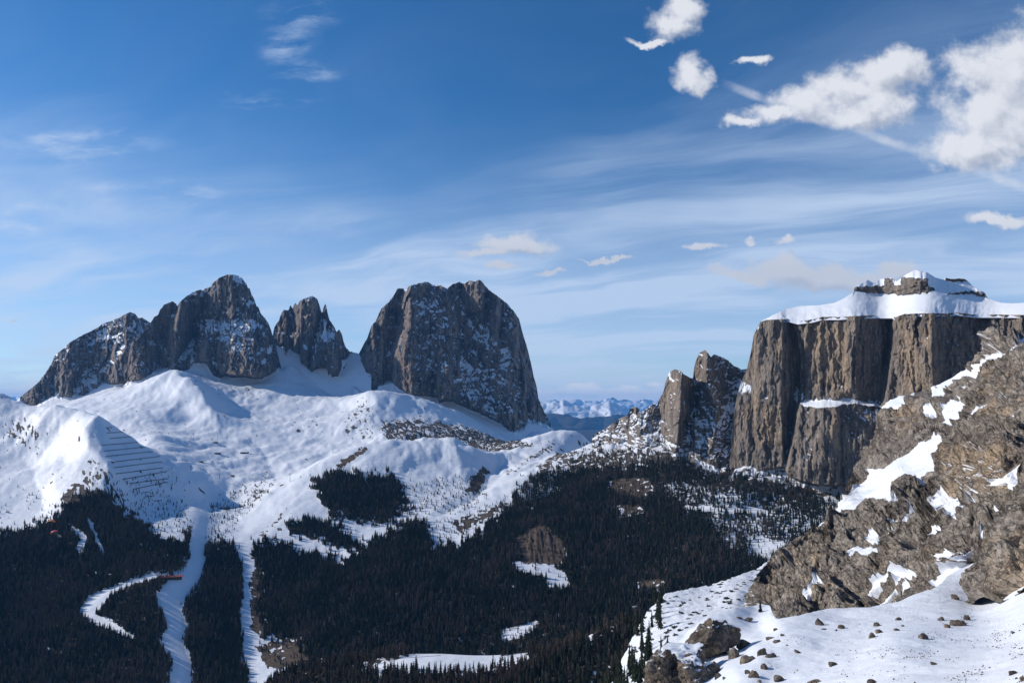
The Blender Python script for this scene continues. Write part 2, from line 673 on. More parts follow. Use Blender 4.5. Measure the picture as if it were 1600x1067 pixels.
def sheet(name, px0, px1, step, nr, top, bot, depth, mat, jag=.8, back=600.0, post=None, label=None, seed=1, props=None, drop=1.0):
    nc = int((px1 - px0) / step) + 1
    cols = np.linspace(px0, px1, nc)
    tp = top(cols) + jag * (fbm(cols / 5.0, cols * 0 + seed, 3, seed) + .7 * np.abs(pn(cols / 2.1, cols * 0, seed + 9)))
    bt = np.maximum(bot(cols), tp + .5)
    tt = np.linspace(0, 1, nr)[:, None]
    PX = np.broadcast_to(cols, (nr, nc)).copy()
    PY = bt + (tp - bt) * tt
    Y, at = depth(PX, PY)
    X, Yw, Z = P(PX, PY, Y)
    N = grid_normals(X, Y, Z)
    flip = np.sign(N[..., 1].mean())
    N = N * (-flip)
    sn = post(PX, PY, X, Y, Z, N)
    at = dict(at)
    at.update(sn)
    # the far side of the landform
    ks = np.array([.015, .06, .18, .45, 1.0])
    zs = np.array([.00, .05, .25, .60, 1.05])
    zb = P(cols, bt, Y[0])[2]
    XX, YY, ZZ = [X], [Y], [Z]
    for k, q in zip(ks, zs):
        yb = Y[-1] + back * k
        zz = np.minimum(Z[-1], Z[-1] * yb / Y[-1]) + (zb - 30.0 - Z[-1]) * q * drop - 2.0 * k
        XX.append((X[-1] * yb / Y[-1])[None])
        YY.append(yb[None])
        ZZ.append(zz[None])
    XX = np.concatenate(XX)
    YY = np.concatenate(YY)
    ZZ = np.concatenate(ZZ)
    nrr = nr + len(ks)
    V = np.stack([XX, YY, ZZ], -1).reshape(-1, 3)
    me = mesh_from(name, V, grid_faces(nrr, nc))
    for k in ('snow', 'ochre', 'soil', 'floor'):
        a = at.get(k)
        if a is None:
            a = np.zeros((nr, nc))
        a = np.concatenate([a, np.repeat(a[-1:], len(ks), 0)])
        add_attr(me, k, a)
    me.materials.append(mat)
    o = link(name, me, kind='structure')
    if label:
        o['label'] = label
    return o, (PX, PY, X, Y, Z, N)


def massif(name, px0, px1, top, bot, base, Yb, lines, snow_polys, ochre_polys=(), mat=None, step=1.0, nr=170, lean=.30,
           apron=1.75, unit=80.0, amp=1.0, ledge=80.0, bias=0.0, seed=1, back=700.0, jag=.9, label=None, flat=(), nx=1.0,
           tilt=0.0, rough_apron=0.0, apron_soft=3.0, snow_gain=2.6, fade=None, lift=1.75, vst=1.0, ledge_w=.75):
    topf, botf, basef = ip(top), ip(bot), ip(base)
    sd = lines_depth(lines)

    def depth(PX, PY):
        bl = basef(PX)
        wob = 2.5 * fbm(PX / 9.0, PY / 9.0, 3, seed + 50)
        rock = sstep(-apron_soft, apron_soft, bl - PY + wob)          # 1 on the cliff, 0 on the apron
        ln = lean * rock + apron * (1 - rock)
        sp = np.zeros_like(PX)
        for q in snow_polys:
            poly, w = (q if isinstance(q, tuple) else (q, 1.0))
            sp = np.maximum(sp, w * poly_mask(PX + 2 * fbm(PX / 8, PY / 8, 2, seed + 77), PY, poly, 4.0))
        fl = np.zeros_like(PX)
        smo = np.zeros_like(PX)
        for poly, l in flat:
            k = poly_mask(PX, PY, poly, 2.0)
            ln = ln * (1 - k) + l * k
            fl = np.maximum(fl, k)
            if l > 1:
                smo = np.maximum(smo, k)
            else:
                smo = smo * (1 - k)
                sp = sp * (1 - .9 * k)
        ln = ln + .55 * sp * rock * (1 - fl)
        Yb_ = Yb(PX[0]) if callable(Yb) else np.full(PX.shape[1], float(Yb))
        dz = np.abs(np.gradient(PY, axis=0)) * Yb_ / F
        zrel = np.cumsum(dz, 0)
        x = (PX - 800) / F * Yb_
        z = (632 - PY) / F * Yb_
        wav = 1.3 * fbm(x / (ledge * 3.5), z / (ledge * 3.0), 4, seed + 5) + tilt * x / ledge
        zz = z / ledge + wav
        fr = zz - np.floor(zz)
        g = np.where(fr > .72, 3.0, .27)                            # steep bands and ledges
        lw = rock * (1 - fl) * ledge_w * sstep(-.25, .35, fbm(x / (ledge * 2.2), z / (ledge * 1.2), 3, seed + 6))
        lr = ln * (1 - lw) + ln * g * lw
        Y = Yb_ + np.cumsum(lr * dz, 0)
        if smo.any():
            Y = Y * (1 - smo) + smo * blur(blur(Y, 16, 1), 10, 1)
        sv = sd(PX, PY)
        if smo.any():
            sv = sv * (1 - smo) + smo * blur(blur(sv, 22, 1), 16, 1)
        Y = Y + lift * sv * (rock * .9 + .1) * (fade(PX, PY) if fade else 1.0)
        # pillars, ribs and blocks
        wx = x + unit * .35 * fbm(x / (unit * 1.5), z / (unit * 1.5), 2, seed + 21)
        b1 = billow(wx / (unit * 1.3) * nx, z / (unit * 5.0 * vst), 2, seed + 1)
        b2 = billow(wx / (unit * .55) * nx, z / (unit * 1.6 * vst), 3, seed + 2)
        b3 = fbm(wx / (unit * .22), z / (unit * .32 * vst), 4, seed + 3, .58)
        b4 = fbm(x / (unit * 2.4), z / (unit * 2.4), 3, seed + 4)
        b5 = billow(wx / (unit * .9) + z / (unit * 1.9), z / (unit * 1.2), 2, seed + 14)
        b0 = billow(wx / (unit * 3.1) * nx, z / (unit * 8.0), 2, seed + 17)
        D = -(b0 * 1.15 + b1 * .60 + b2 * .34 + b5 * .25) * unit * .72 + b3 * unit * .15 + b4 * unit * .4
        D = D + unit * (.55 * facet2(wx / (unit * 1.5) * nx, z / (unit * 3.6 * vst), seed + 18) + .30 * facet2(wx / (unit * .62) * nx, z / (unit * 1.15 * vst), seed + 19) + .13 * facet2(x / (unit * .28), z / (unit * .42 * vst), seed + 20))
        ra = np.maximum(rock, rough_apron)
        Y = Y + amp * D * (ra * .96 + .04) * (1 - .93 * smo)
        if smo.any():
            Y = Y + smo * 10.0 * fbm(x / 60.0, z / 25.0, 3, seed + 8)
        oc = np.zeros_like(PX)
        for q in ochre_polys:
            poly, w = q
            oc = oc + w * poly_mask(PX + 6 * fbm(PX / 14, PY / 30, 3, seed + 91), PY + 10 * fbm(PX / 14, PY / 30, 3, seed + 95), poly, 16.0)
        self_sp[0] = sp
        self_rock[0] = rock
        self_smo[0] = smo
        return Y, {'ochre': oc}
    self_sp, self_rock, self_smo = [None], [None], [None]

    def post(PX, PY, X, Y, Z, N):
        nz = N[..., 2]
        nse = 1.15 * fbm(X / (unit * 1.3) + Z / (unit * 2.4), Z / (unit * 1.5), 5, seed + 31)
        conc = (Y - blur(blur(Y, 9, 0), 9, 1)) / unit
        rock = self_rock[0]
        raw = (nz - .58) * snow_gain + bias + .38 * nse + .90 * self_sp[0] + np.clip(conc * 2.2, -.40, .40) + .7 * self_smo[0]
        ap = .55 + 2.0 * np.minimum(fbm(X / (unit * .8), Z / (unit * .45), 5, seed + 41) + (.50 - 1.05 * rough_apron), 0)
        raw = raw * rock + np.maximum(ap, raw - .3) * (1 - rock)
        rim = sstep(5, 1, (PY - PY[-1][None]))
        raw = raw + .22 * rim
        return {'snow': raw}
    return sheet(name, px0, px1, step, nr, topf, botf, depth, mat, jag, back, post, label, seed)


APRON = []            # points handed on to the terrain so that it meets the aprons


def hand_on(g, base, off, pxs):
    PX, PY, X, Y, Z, N = g
    for px in pxs:
        j = int(np.argmin(np.abs(PX[0] - px)))
        i = int(np.argmin(np.abs(PY[:, j] - (ip(base)(px) + off))))
        APRON.append((PX[i, j], PY[i, j], Y[i, j]))
        # behind the massif the ground falls away
        xx, yy, zz = X[i, j], Y[i, j], Z[i, j]
        k = 1 + 500.0 / yy
        q = proj(xx * k, yy * k, zz - 160.0)
        APRON.append((float(q[0]), float(q[1]), yy * k))


c1 = crop(20, 420, 5.333)
c2 = crop(260, 420, 5.333)
c3 = crop(550, 430, 4.103)
c4 = crop(930, 540, 5.333)
c5 = crop(1150, 410, 5.333)
c6 = crop(1320, 410, 5.707)
c7 = crop(1150, 590, 5.333)

# --- far left ridge
A1_top = [(26, 626), (33, 619), (57, 600), (71, 583), (80, 568), (86, 555), (97, 546), (110, 534), (130, 523), (142, 517.5), (151, 512),
          (162, 505), (176, 500.5), (189, 494), (203, 487.5), (211, 490), (217, 497), (222, 496), (232, 502), (245, 512), (262, 540)]
A1_base = [(26, 628), (31, 625), (47, 637), (56, 636), (82, 620), (110, 619), (132, 617), (155, 606), (163, 600), (200, 598), (262, 590)]
A1_bot = [(26, 640), (47, 652), (110, 640), (160, 628), (200, 615), (262, 605)]
_, gA1 = massif('mountain', 26, 262, A1_top, [(a, b + 26) for a, b in A1_bot], A1_base, 5850,
                [[(480, 26, 260), (640, 26, 260)], [(480, 80, 0), (640, 60, 60)], [(480, 120, -40), (640, 100, -60)],
                 [(480, 150, 60), (640, 135, 30)], [(480, 203, -60), (640, 175, -90)], [(480, 262, 120), (640, 262, 60)]],
                [(c1([(480, 1060), (600, 920), (760, 810), (920, 640), (925, 690), (830, 800), (720, 900), (640, 970), (560, 1030)]), 1.0),
                 (c1([(540, 900), (640, 820), (760, 755), (770, 775), (680, 830), (560, 920)]), .8),
                 (c1([(700, 500), (830, 430), (970, 365), (1050, 410), (1120, 440), (1110, 500), (950, 560), (880, 620), (720, 640), (600, 620), (640, 540)]), .62),
                 (c1([(490, 780), (560, 770), (560, 860), (500, 850)]), .6), (c1([(1000, 540), (1120, 480), (1100, 520), (1010, 590)]), .7)],
                mat=M_FAR, nr=120, lean=.55, unit=75, amp=1.5, seed=11, label='long dark rock ridge with snow-dusted crest at the group\'s low end', back=900, bias=-.26, ledge=70)
hand_on(gA1, A1_base, 9, (30, 60, 90, 120, 150, 180))

# --- domed peak with the pillar wall
A3_top = [(192, 600), (198, 575), (203, 545), (205, 536), (215, 525), (222, 521), (232, 509), (241, 495), (247, 492), (250, 484), (256, 476), (269, 470.6), (275, 474),
          (277, 478), (282, 471), (292, 462), (306, 454.5), (320, 451), (330, 448), (332, 442.5), (341, 435), (354, 429), (370, 429.5), (378, 434),
          (385, 443), (387.5, 450), (390, 450), (393, 459), (398, 469), (401, 478), (404, 480), (407, 489), (414, 497), (419, 504), (423, 514), (428, 530),
          (433, 548), (437, 566), (441, 582), (446, 592)]
A3_base = [(192, 603), (200, 597), (207, 596), (224, 590), (239, 582), (254, 578), (264, 576), (271, 576), (281, 581), (288, 583), (296, 576), (302, 566), (322, 567),
           (328, 577), (333, 585), (344, 590), (352, 586), (365, 588), (387, 588), (404, 591.5), (416, 587), (429, 580), (435, 572), (446, 580)]
A3_bot = [(192, 614), (240, 602), (265, 596), (290, 604), (340, 614), (400, 618), (446, 610)]
_, gA3 = massif('mountain', 192, 446, A3_top, [(a, b + 26) for a, b in A3_bot], A3_base, 5600,
                [[(430, 192, 200), (600, 192, 200)],
                 [(430, 235, 20), (530, 208, -20), (600, 206, -40)],
                 [(430, 262, 30), (530, 222, -50), (600, 222, -80)],
                 [(470, 277, 110), (530, 252, 90), (600, 250, 60)],
                 [(470, 278, 90), (530, 263, 60), (600, 262, 30)],
                 [(470, 283, -10), (530, 275, -70), (600, 270, -60)],
                 [(460, 322, 80), (500, 311, 130), (530, 300, 120), (560, 280, 60), (600, 280, 20)],
                 [(430, 332, 20), (500, 322, 40), (545, 322, -150), (600, 320, -120)],
                 [(430, 345, 0), (486, 348, 60), (545, 336, -40), (600, 340, -60)],
                 [(430, 362, -40), (486, 364, -70), (560, 372, -180), (600, 372, -170)],
                 [(430, 378, 40), (486, 386, -50), (570, 408, -190), (600, 410, -190)],
                 [(430, 400, 160), (520, 425, 100), (570, 436, 0), (600, 446, 60)]],
                [(c2([(330, 390), (400, 410), (450, 470), (540, 430), (640, 410), (740, 440), (820, 480), (800, 520), (720, 500), (640, 540), (560, 580), (650, 640),
                      (600, 680), (520, 640), (460, 620), (400, 610), (390, 560), (320, 540), (260, 560), (280, 500), (300, 430)]), .85),
                 (c2([(230, 600), (200, 640), (120, 720), (70, 790), (70, 835), (110, 800), (180, 720), (250, 640)]), 1.0),
                 (c2([(850, 660), (900, 700), (910, 740), (870, 720)]), .8),
                 (c2([(420, 90), (500, 50), (590, 52), (640, 90), (660, 130), (590, 125), (520, 80)]), 1.0),
                 (c2([(380, 200), (400, 150), (490, 140), (470, 165), (400, 205)]), .9),
                 (c2([(100, 290), (180, 220), (380, 150), (370, 200), (220, 290), (110, 340)]), .62),
                 (c2([(200, 750), (330, 785), (430, 770), (420, 810), (350, 835), (250, 800), (190, 830)]), 1.2),
                 (c1([(1080, 600), (1230, 560), (1240, 640), (1130, 660)]), .6)],
                [(c1([(960, 600), (1060, 600), (1070, 900), (960, 900)]), .8), (c1([(1260, 480), (1380, 380), (1380, 740), (1290, 780)]), .8),
                 (c2([(580, 660), (900, 660), (900, 880), (580, 880)]), .5)],
                mat=M_FAR, step=.9, nr=200, lean=.26, unit=62, amp=1.5, seed=23, label='tall domed rock peak with a snow cap, highest of the jagged cluster', back=700, bias=-.32, ledge=85)
hand_on(gA3, A3_base, 10, (200, 230, 262, 300, 340, 390, 430))

# --- five fingers
B_top = [(424, 545), (427, 518), (429, 510), (436, 500), (438, 493), (443, 484), (451, 485), (453, 478), (454.5, 477), (457, 482), (460, 475), (461.6, 473), (465, 477), (468, 470),
         (476, 466), (488, 462), (496, 467), (499, 476), (502, 487), (503.6, 489), (505, 481), (508, 475), (509, 474), (512, 489), (515, 500), (522, 510), (526, 519),
         (529, 515), (530.5, 515), (534, 521), (537, 534), (541, 543), (547, 549), (560, 552), (580, 556)]
B_base = [(424, 548), (432, 541), (440, 548), (447, 559), (457, 550), (468, 552), (470, 566), (487, 581), (494, 575), (509, 575), (519, 587), (528, 587), (537, 567), (545, 556), (551, 552), (580, 557)]
B_bot = [(424, 600), (470, 612), (530, 612), (580, 600)]
_, gB = massif('mountain', 424, 580, B_top, [(a, b + 26) for a, b in B_bot], B_base, 5750,
               [[(460, 424, 120), (600, 424, 60)], [(460, 445, 0), (600, 440, -20)], [(470, 456, 40), (530, 452, 40), (600, 452, 0)],
                [(460, 470, -60), (600, 462, -60)], [(460, 496, -20), (540, 480, -40), (600, 480, -60)],
                [(489, 502, 70), (517, 496, 80), (545, 486, 40), (600, 480, 0)], [(480, 510, 20), (560, 500, -120), (600, 500, -120)],
                [(500, 526, 40), (570, 520, -90), (600, 520, -60)], [(460, 560, 160), (600, 560, 0)]],
               [(c2([(1300, 410), (1360, 460), (1410, 530), (1390, 590), (1300, 620), (1240, 610), (1260, 540)]), .95),
                (c2([(940, 640), (1000, 660), (1100, 700), (1200, 650), (1120, 700), (1110, 770), (1000, 775)]), 1.1),
                (c2([(1150, 250), (1215, 225), (1240, 250), (1180, 280)]), 1.0), (c2([(1350, 830), (1400, 760), (1390, 820)]), .9)],
               mat=M_FAR, step=.8, nr=140, lean=.22, unit=55, amp=1.35, seed=37, label='spiky rock peak of narrow pinnacles standing between the domed peak and the massive one', back=500, bias=-.36, ledge=95)
hand_on(gB, B_base, 14, (450, 480, 510, 545))

# --- the massive one
C_top = [(553, 575), (561, 552), (567, 540), (574, 527.5), (580, 510), (587, 500.5), (596, 482), (608, 471), (618, 457), (621, 450.7), (630, 450), (633, 455.5), (638, 448), (647, 443.5), (669, 440),
         (674, 444.5), (689, 446), (699, 450.5), (706, 444.5), (718, 440), (725, 443.5), (734, 438), (742, 440), (748.6, 436), (755, 442), (764, 453), (777, 462), (791, 473), (803, 486), (811, 498),
         (816, 518), (823, 540), (829, 564), (834, 588), (839, 605), (841, 622), (850, 642), (859, 659), (866, 674), (880, 690)]
C_base = c3([(12, 700), (70, 750), (130, 765), (170, 720), (240, 680), (330, 740), (380, 770), (440, 765), (540, 780), (560, 810), (640, 800), (700, 830), (800, 870), (880, 910), (960, 950),
             (1000, 990), (1050, 1005), (1105, 985), (1125, 935), (1180, 940), (1250, 965), (1295, 1005), (1360, 1070)])
C_bot = [(553, 640), (600, 650), (660, 660), (720, 675), (780, 690), (830, 700), (880, 705)]
_, gC = massif('mountain', 553, 880, C_top, [(a, b + 26) for a, b in C_bot], C_base, 5350,
               [[(440, 553, 420), (700, 553, 300)], [(440, 600, 80), (560, 575, 120), (700, 575, 60)],
                [(440, 612, 30), (500, 600, 0), (700, 592, 0)],
                [(440, 632, 140), (486, 621, 150), (527, 614, 120), (552, 606, 60), (700, 604, 20)],
                [(440, 645, 20), (500, 638, -90), (560, 630, -130), (700, 636, -110)],
                [(440, 675, 60), (527, 674, -10), (600, 668, -110), (700, 668, -120)],
                [(440, 690, 0), (560, 700, -120), (700, 700, -130)],
                [(440, 708, 80), (486, 728, 60), (560, 730, 10), (640, 740, -60), (700, 740, -80)],
                [(440, 750, -30), (560, 765, -40), (700, 775, -90)],
                [(440, 775, 60), (520, 790, 60), (620, 800, 0), (700, 805, -60)],
                [(440, 790, 150), (560, 815, 80), (700, 840, 60)], [(440, 820, 420), (600, 838, 320), (700, 880, 300)]],
               [(c3([(745, 250), (770, 290), (800, 330), (840, 290), (870, 340), (900, 400), (930, 450), (900, 480), (850, 460), (800, 430), (770, 420), (760, 370), (740, 340)]), .8),
                (c3([(945, 480), (990, 465), (1030, 510), (1030, 560), (1050, 580), (990, 590), (945, 560)]), 1.0),
                (c3([(700, 520), (750, 570), (800, 575), (870, 590), (930, 620), (1000, 670), (1035, 695), (980, 710), (900, 670), (860, 680), (870, 720), (960, 750), (950, 775), (880, 760),
                     (850, 720), (840, 670), (760, 670), (700, 690), (640, 680), (640, 650), (690, 650), (680, 600)]), .95),
                (c3([(550, 540), (580, 545), (605, 590), (600, 630), (570, 620)]), .9),
                (c3([(340, 150), (400, 140), (470, 180), (500, 240), (470, 260), (420, 240), (370, 190)]), .62),
                (c3([(940, 810), (1000, 820), (1035, 860), (1040, 900), (980, 850)]), .9),
                (c3([(480, 200), (560, 150), (720, 240), (700, 400), (560, 420), (510, 330)]), .40),
                (c3([(640, 690), (860, 700), (960, 780), (1080, 880), (1100, 960), (900, 900), (700, 800)]), .42),
                (c3([(350, 75), (490, 42), (510, 60), (400, 80), (340, 130)]), .9)],
               [(c3([(240, 250), (340, 250), (480, 500), (480, 740), (260, 740)]), .7), (c3([(110, 300), (250, 300), (220, 480), (120, 480)]), .6)],
               mat=M_FAR, step=1.0, nr=225, lean=.30, unit=68, amp=1.6, seed=52, label='massive broad rock peak with snow-streaked face, standing alone above the pass', back=1100, bias=-.38, jag=1.5, ledge=95)
hand_on(gC, C_base, 14, (560, 600, 650, 700, 750, 800, 840, 870))

# --- towers beside the table mountain
D_top = [(925, 683), (930, 677), (949, 667.5), (967, 654), (981, 648), (984, 639), (992, 634.7), (999, 639), (1000, 644), (1012, 637.5), (1020, 631), (1026, 632), (1031, 622.5), (1037, 611),
         (1040.6, 594), (1046, 581), (1054, 576.6), (1063, 579), (1069, 585), (1080, 590.6), (1083, 590), (1084, 577), (1087.5, 562.5), (1093, 551), (1101.6, 546.6), (1106, 551), (1111, 558),
         (1115.6, 553), (1129, 558), (1138, 563), (1146, 571), (1155, 575), (1159, 577.5), (1167, 576), (1200, 580)]
D_base = [(925, 685), (949, 675), (960, 684), (996, 684), (1029, 675), (1035, 682), (1050, 690), (1059, 694), (1069, 700), (1087, 712), (1120, 728), (1160, 738), (1200, 742)]
D_bot = [(925, 706), (1000, 712), (1060, 724), (1120, 752), (1200, 768)]
_, gD = massif('mountain', 925, 1200, D_top, [(a, b + 26) for a, b in D_bot], D_base, lambda c: np.interp(c, [925, 1000, 1060, 1200], [3300, 2950, 2750, 2450]),
               [[(540, 925, 100), (720, 925, 0)], [(540, 1000, 30), (720, 1000, 0)], [(560, 1043, 60), (620, 1032, 40), (720, 1030, 20)],
                [(570, 1066, -60), (640, 1063, -90), (720, 1055, -60)], [(570, 1076, 60), (630, 1086, 50), (660, 1075, 20), (720, 1070, 0)],
                [(540, 1082, 90), (590, 1084, 80), (620, 1092, 20), (720, 1090, -10)], [(540, 1104, -30), (595, 1104, -20), (640, 1120, -20), (720, 1110, -20)],
                [(540, 1118, 40), (590, 1130, 50), (720, 1130, 0)], [(540, 1160, 130), (600, 1150, 110), (720, 1160, 20)], [(540, 1200, 140), (720, 1200, 40)]],
               [(c4([(930, 280), (1000, 295), (1100, 300), (1200, 270), (1290, 300), (1360, 310), (1330, 400), (1230, 380), (1180, 350), (1100, 312), (1000, 308)]), 1.0),
                (c4([(1010, 500), (1100, 490), (1160, 460), (1160, 540), (1070, 540)]), .9),
                (c4([(820, 600), (900, 600), (960, 640), (1130, 630), (1170, 740), (1050, 700), (950, 690), (800, 700), (700, 780), (760, 690)]), .6),
                (c4([(690, 770), (760, 690), (900, 700), (830, 800), (700, 860), (600, 800), (560, 730), (640, 780)]), .6), (c4([(860, 760), (960, 720), (1000, 640), (1120, 650), (1180, 760), (1240, 800), (1300, 870), (1330, 1010), (1200, 960), (1080, 900), (960, 860), (860, 880), (800, 850)]), .45), (c4([(180, 640), (420, 540), (500, 590), (330, 740), (160, 760)]), .45)],
               [(c4([(590, 260), (720, 260), (720, 560), (590, 560)]), .6), (c4([(820, 60), (930, 60), (930, 260), (820, 260)]), .7), (c4([(540, 680), (680, 680), (680, 780), (540, 780)]), .7)],
               mat=M_MESA, step=.9, nr=190, lean=.34, unit=30, amp=1.5, seed=66, label='pair of brown rock towers on the ridge beside the table mountain', back=420, bias=-.05,
               apron=1.5, rough_apron=.92, vst=1.0, ledge_w=.15, ledge=38)
hand_on(gD, D_base, 14, (930, 960, 1000, 1040, 1080, 1120))

# --- table mountain
E_top = [(1166, 590), (1168, 574), (1169, 565), (1174, 547), (1178, 522), (1185, 509), (1188, 503), (1195, 499), (1214, 489), (1231, 482), (1251, 478), (1281, 476.6), (1304, 473), (1319, 466), (1333, 457),
         (1335, 450), (1345, 443), (1356, 437), (1364, 442), (1375, 436), (1392, 433.4), (1401, 440), (1409, 434), (1417, 428), (1430, 421.4), (1443, 425), (1450, 426), (1460, 433), (1474, 437),
         (1477, 433.7), (1486, 436), (1504, 434.5), (1511, 438), (1520, 447), (1530, 453), (1539, 457), (1542, 464), (1553, 469.6), (1565, 473), (1583, 474), (1600, 473), (1720, 470)]
RIM = [(1138, 738), (1143, 695), (1147, 640), (1153, 612), (1160, 592), (1166, 580), (1168, 572), (1174, 547), (1178, 522), (1185, 509), (1188, 502.5), (1199, 499.5), (1231, 498), (1247, 502), (1270, 499), (1285, 495), (1309, 495), (1337, 493.4), (1366, 492.5), (1394, 492.5), (1399, 496), (1412, 490.6),
       (1455, 489), (1478, 489.7), (1495, 488), (1521, 491.5), (1565, 491.5), (1600, 492), (1720, 492)]
E_base = [(1138, 740), (1150, 734), (1166, 730), (1174, 731), (1184, 734), (1206, 733), (1225, 730), (1229, 740), (1244, 749), (1270, 757), (1306, 760), (1315, 756), (1340, 765), (1720, 780)]
E_bot = [(1138, 756), (1166, 762), (1230, 775), (1300, 790), (1400, 800), (1720, 800)]
rimf = ip(RIM)
cap_poly = [(p[0], p[1] - .5) for p in RIM] + [(1720, 415), (1160, 415)]
crown = c6([(80, 252), (200, 272), (300, 278), (430, 284), (530, 294), (650, 284), (740, 274), (800, 250), (790, 222), (740, 215), (740, 140), (500, 136), (490, 205), (440, 205), (435, 140), (360, 140),
            (350, 205), (250, 210), (90, 222)])
crown2 = c6([(880, 292), (960, 294), (1100, 282), (1200, 300), (1268, 318), (1268, 285), (1200, 262), (1100, 258), (1000, 262), (960, 275)])
crown3 = c6([(890, 165), (950, 165), (1000, 178), (1100, 175), (1090, 145), (970, 145), (900, 130)])
oE, gE = massif('mountain', 1138, 1700, RIM, [(a, b + 26) for a, b in E_bot], E_base, lambda c: np.interp(c, [1138, 1166, 1700], [2430, 2400, 1930]),
               [[(480, 1138, 190), (800, 1138, 150)], [(480, 1166, 120), (600, 1160, 110), (640, 1155, 60), (800, 1152, 40)],
                [(480, 1186, 30), (640, 1186, 0), (800, 1184, 0)],
                [(480, 1222, -45), (640, 1222, -60), (735, 1225, -60), (800, 1225, -50)],
                [(480, 1234, 25), (560, 1242, 50), (600, 1246, 60), (640, 1236, 60), (700, 1231, 20), (735, 1227, -40), (800, 1230, -40)],
                [(480, 1252, -38), (560, 1256, -30), (600, 1262, -30), (628, 1252, -20), (690, 1240, -50), (735, 1231, -70), (800, 1235, -60)],
                [(480, 1290, -85), (600, 1300, -75), (640, 1280, -90), (800, 1280, -110)],
                [(480, 1326, -125), (600, 1330, -105), (632, 1304, -120), (690, 1304, -120), (800, 1310, -110)],
                [(480, 1345, -95), (600, 1350, -70), (632, 1313, -90), (690, 1313, -105), (800, 1320, -105)],
                [(480, 1392, 0), (540, 1390, 10), (580, 1383, 10), (625, 1376, -20), (660, 1370, -90), (800, 1370, -100)],
                [(480, 1401, -95), (540, 1396, -95), (625, 1386, -85), (660, 1380, -100), (800, 1380, -100)],
                [(480, 1456, -175), (800, 1460, -165)],
                [(480, 1475, -120), (800, 1478, -120)], [(480, 1540, -50), (800, 1540, -60)], [(480, 1600, -110), (800, 1600, -110)], [(480, 1700, -160), (800, 1700, -160)]],
               [(c7([(530, 198), (640, 186), (800, 178), (900, 165), (960, 172), (1050, 200), (1150, 208), (1190, 240), (1100, 240), (1000, 200), (900, 222), (800, 235), (680, 245), (560, 235)]), 1.2),
                (c7([(0, 0), (60, 20), (190, 60), (180, 110), (240, 120), (290, 180), (240, 185), (170, 120), (60, 150), (0, 130)]), .85),
                (c7([(440, 80), (520, 80), (570, 150), (550, 205), (500, 200), (430, 150)]), 1.1)],
               [([(1166, 500), (1222, 500), (1222, 700), (1166, 700)], .6), ([(1252, 500), (1330, 500), (1330, 620), (1262, 620)], 1.0),
                ([(1400, 495), (1462, 495), (1462, 640), (1390, 640)], 1.0), ([(1186, 630), (1226, 630), (1226, 690), (1186, 690)], .9), ([(1240, 640), (1310, 640), (1305, 700), (1250, 680)], .55),
                ([(1300, 450), (1545, 430), (1545, 470), (1300, 470)], .2)],
               mat=M_MESA, step=1.1, nr=280, lean=.10, unit=19, amp=1.15, seed=81, label='flat-topped table mountain with tall brown cliffs and a thick snow cap', back=1200, bias=-.62,
               apron=1.4, rough_apron=.7, ledge=150, nx=1.15,
               flat=[(c7([(530, 205), (640, 192), (800, 184), (900, 172), (960, 180), (1050, 207), (1150, 215), (1190, 245), (1100, 245), (1000, 207), (900, 229), (800, 240), (680, 250), (560, 240)]), 2.5)],
               apron_soft=2.0, lift=1.15, vst=2.6, ledge_w=.2)
# its snow cap and crown
yr = blur(blur(gE[3][-1], 18, 0), 14, 0)
CAP_top = [(1184, 511), (1186, 506)] + [q for q in E_top if q[0] > 1187]
CAP_bot = [(a, b + 5) for a, b in RIM]


def cap_sheet():
    keep = {}
    topf, botf = ip(CAP_top), ip(CAP_bot)

    def depth(PX, PY):
        Yr = np.interp(PX[0], gE[0][0], yr) - 4.0
        rk = np.zeros_like(PX)
        wpx = PX + 5.0 * fbm(PX / 7, PY / 7, 3, 811)
        wpy = PY + 4.0 * fbm(PX / 7, PY / 7, 3, 815)
        for q in (crown, crown2, crown3):
            rk = np.maximum(rk, poly_mask(wpx, wpy, q, 1.0))
        dz = np.abs(np.gradient(PY, axis=0)) * Yr / F
        bs = np.interp(PX[0], [1184, 1215, 1260, 1310, 1400, 1455, 1500, 1560, 1700], [510, 502, 502, 498, 496.5, 493.5, 493.5, 495.5, 496])
        Y0_ = 1.9 * (bs - PY) * Yr / F
        cut = np.cumsum(1.65 * rk * dz, 0)
        Y = Yr + Y0_ - .5 * cut - .5 * blur(cut, 6, 1)
        sm = 1 - rk
        x = (PX - 800) / F * Yr
        z = (632 - PY) / F * Yr
        low = sstep(3, 26, PY[0] - 5 - PY)
        Y = Y + sm * (9 * fbm(x / 70, z / 50, 3, 821) + 5 * (1 - low) * fbm(x / 16, z / 40, 3, 825))
        Y = Y + rk * 9 * (facet2(x / 9, z / 14, 31) + .5 * facet2(x / 4, z / 5, 33)) - rk * 6 * billow(x / 22, z / 60, 2, 37)
        keep['rk'] = rk
        keep['x'], keep['z'] = x, z
        return Y, {'ochre': rk * .3}

    def post(PX, PY, X, Y, Z, N):
        x, z = keep['x'], keep['z']
        n = fbm(x / 14, z / 8, 4, 841)
        # rock ribs showing just above the rim
        d = PY[0][None] - 5 - PY
        rib = sstep(16, 2, d) * sstep(.34, .62, fbm(x / 9 + z / 9, z / 60, 3, 845) + .35 * fbm(x / 90, z / 90, 2, 846)) * (d > 0)
        raw = .6 - 1.1 * keep['rk'] + .35 * n * keep['rk'] + np.clip((N[..., 2] - .55) * 1.6, -.3, .55) * keep['rk'] - 1.15 * rib
        return {'snow': raw}
    return sheet('snow_cap', 1184, 1700, 1.1, 90, topf, botf, depth, M_MESA, .5, 900.0, post, 'thick smooth snow cap and small rocky crown on the table mountain', 83)


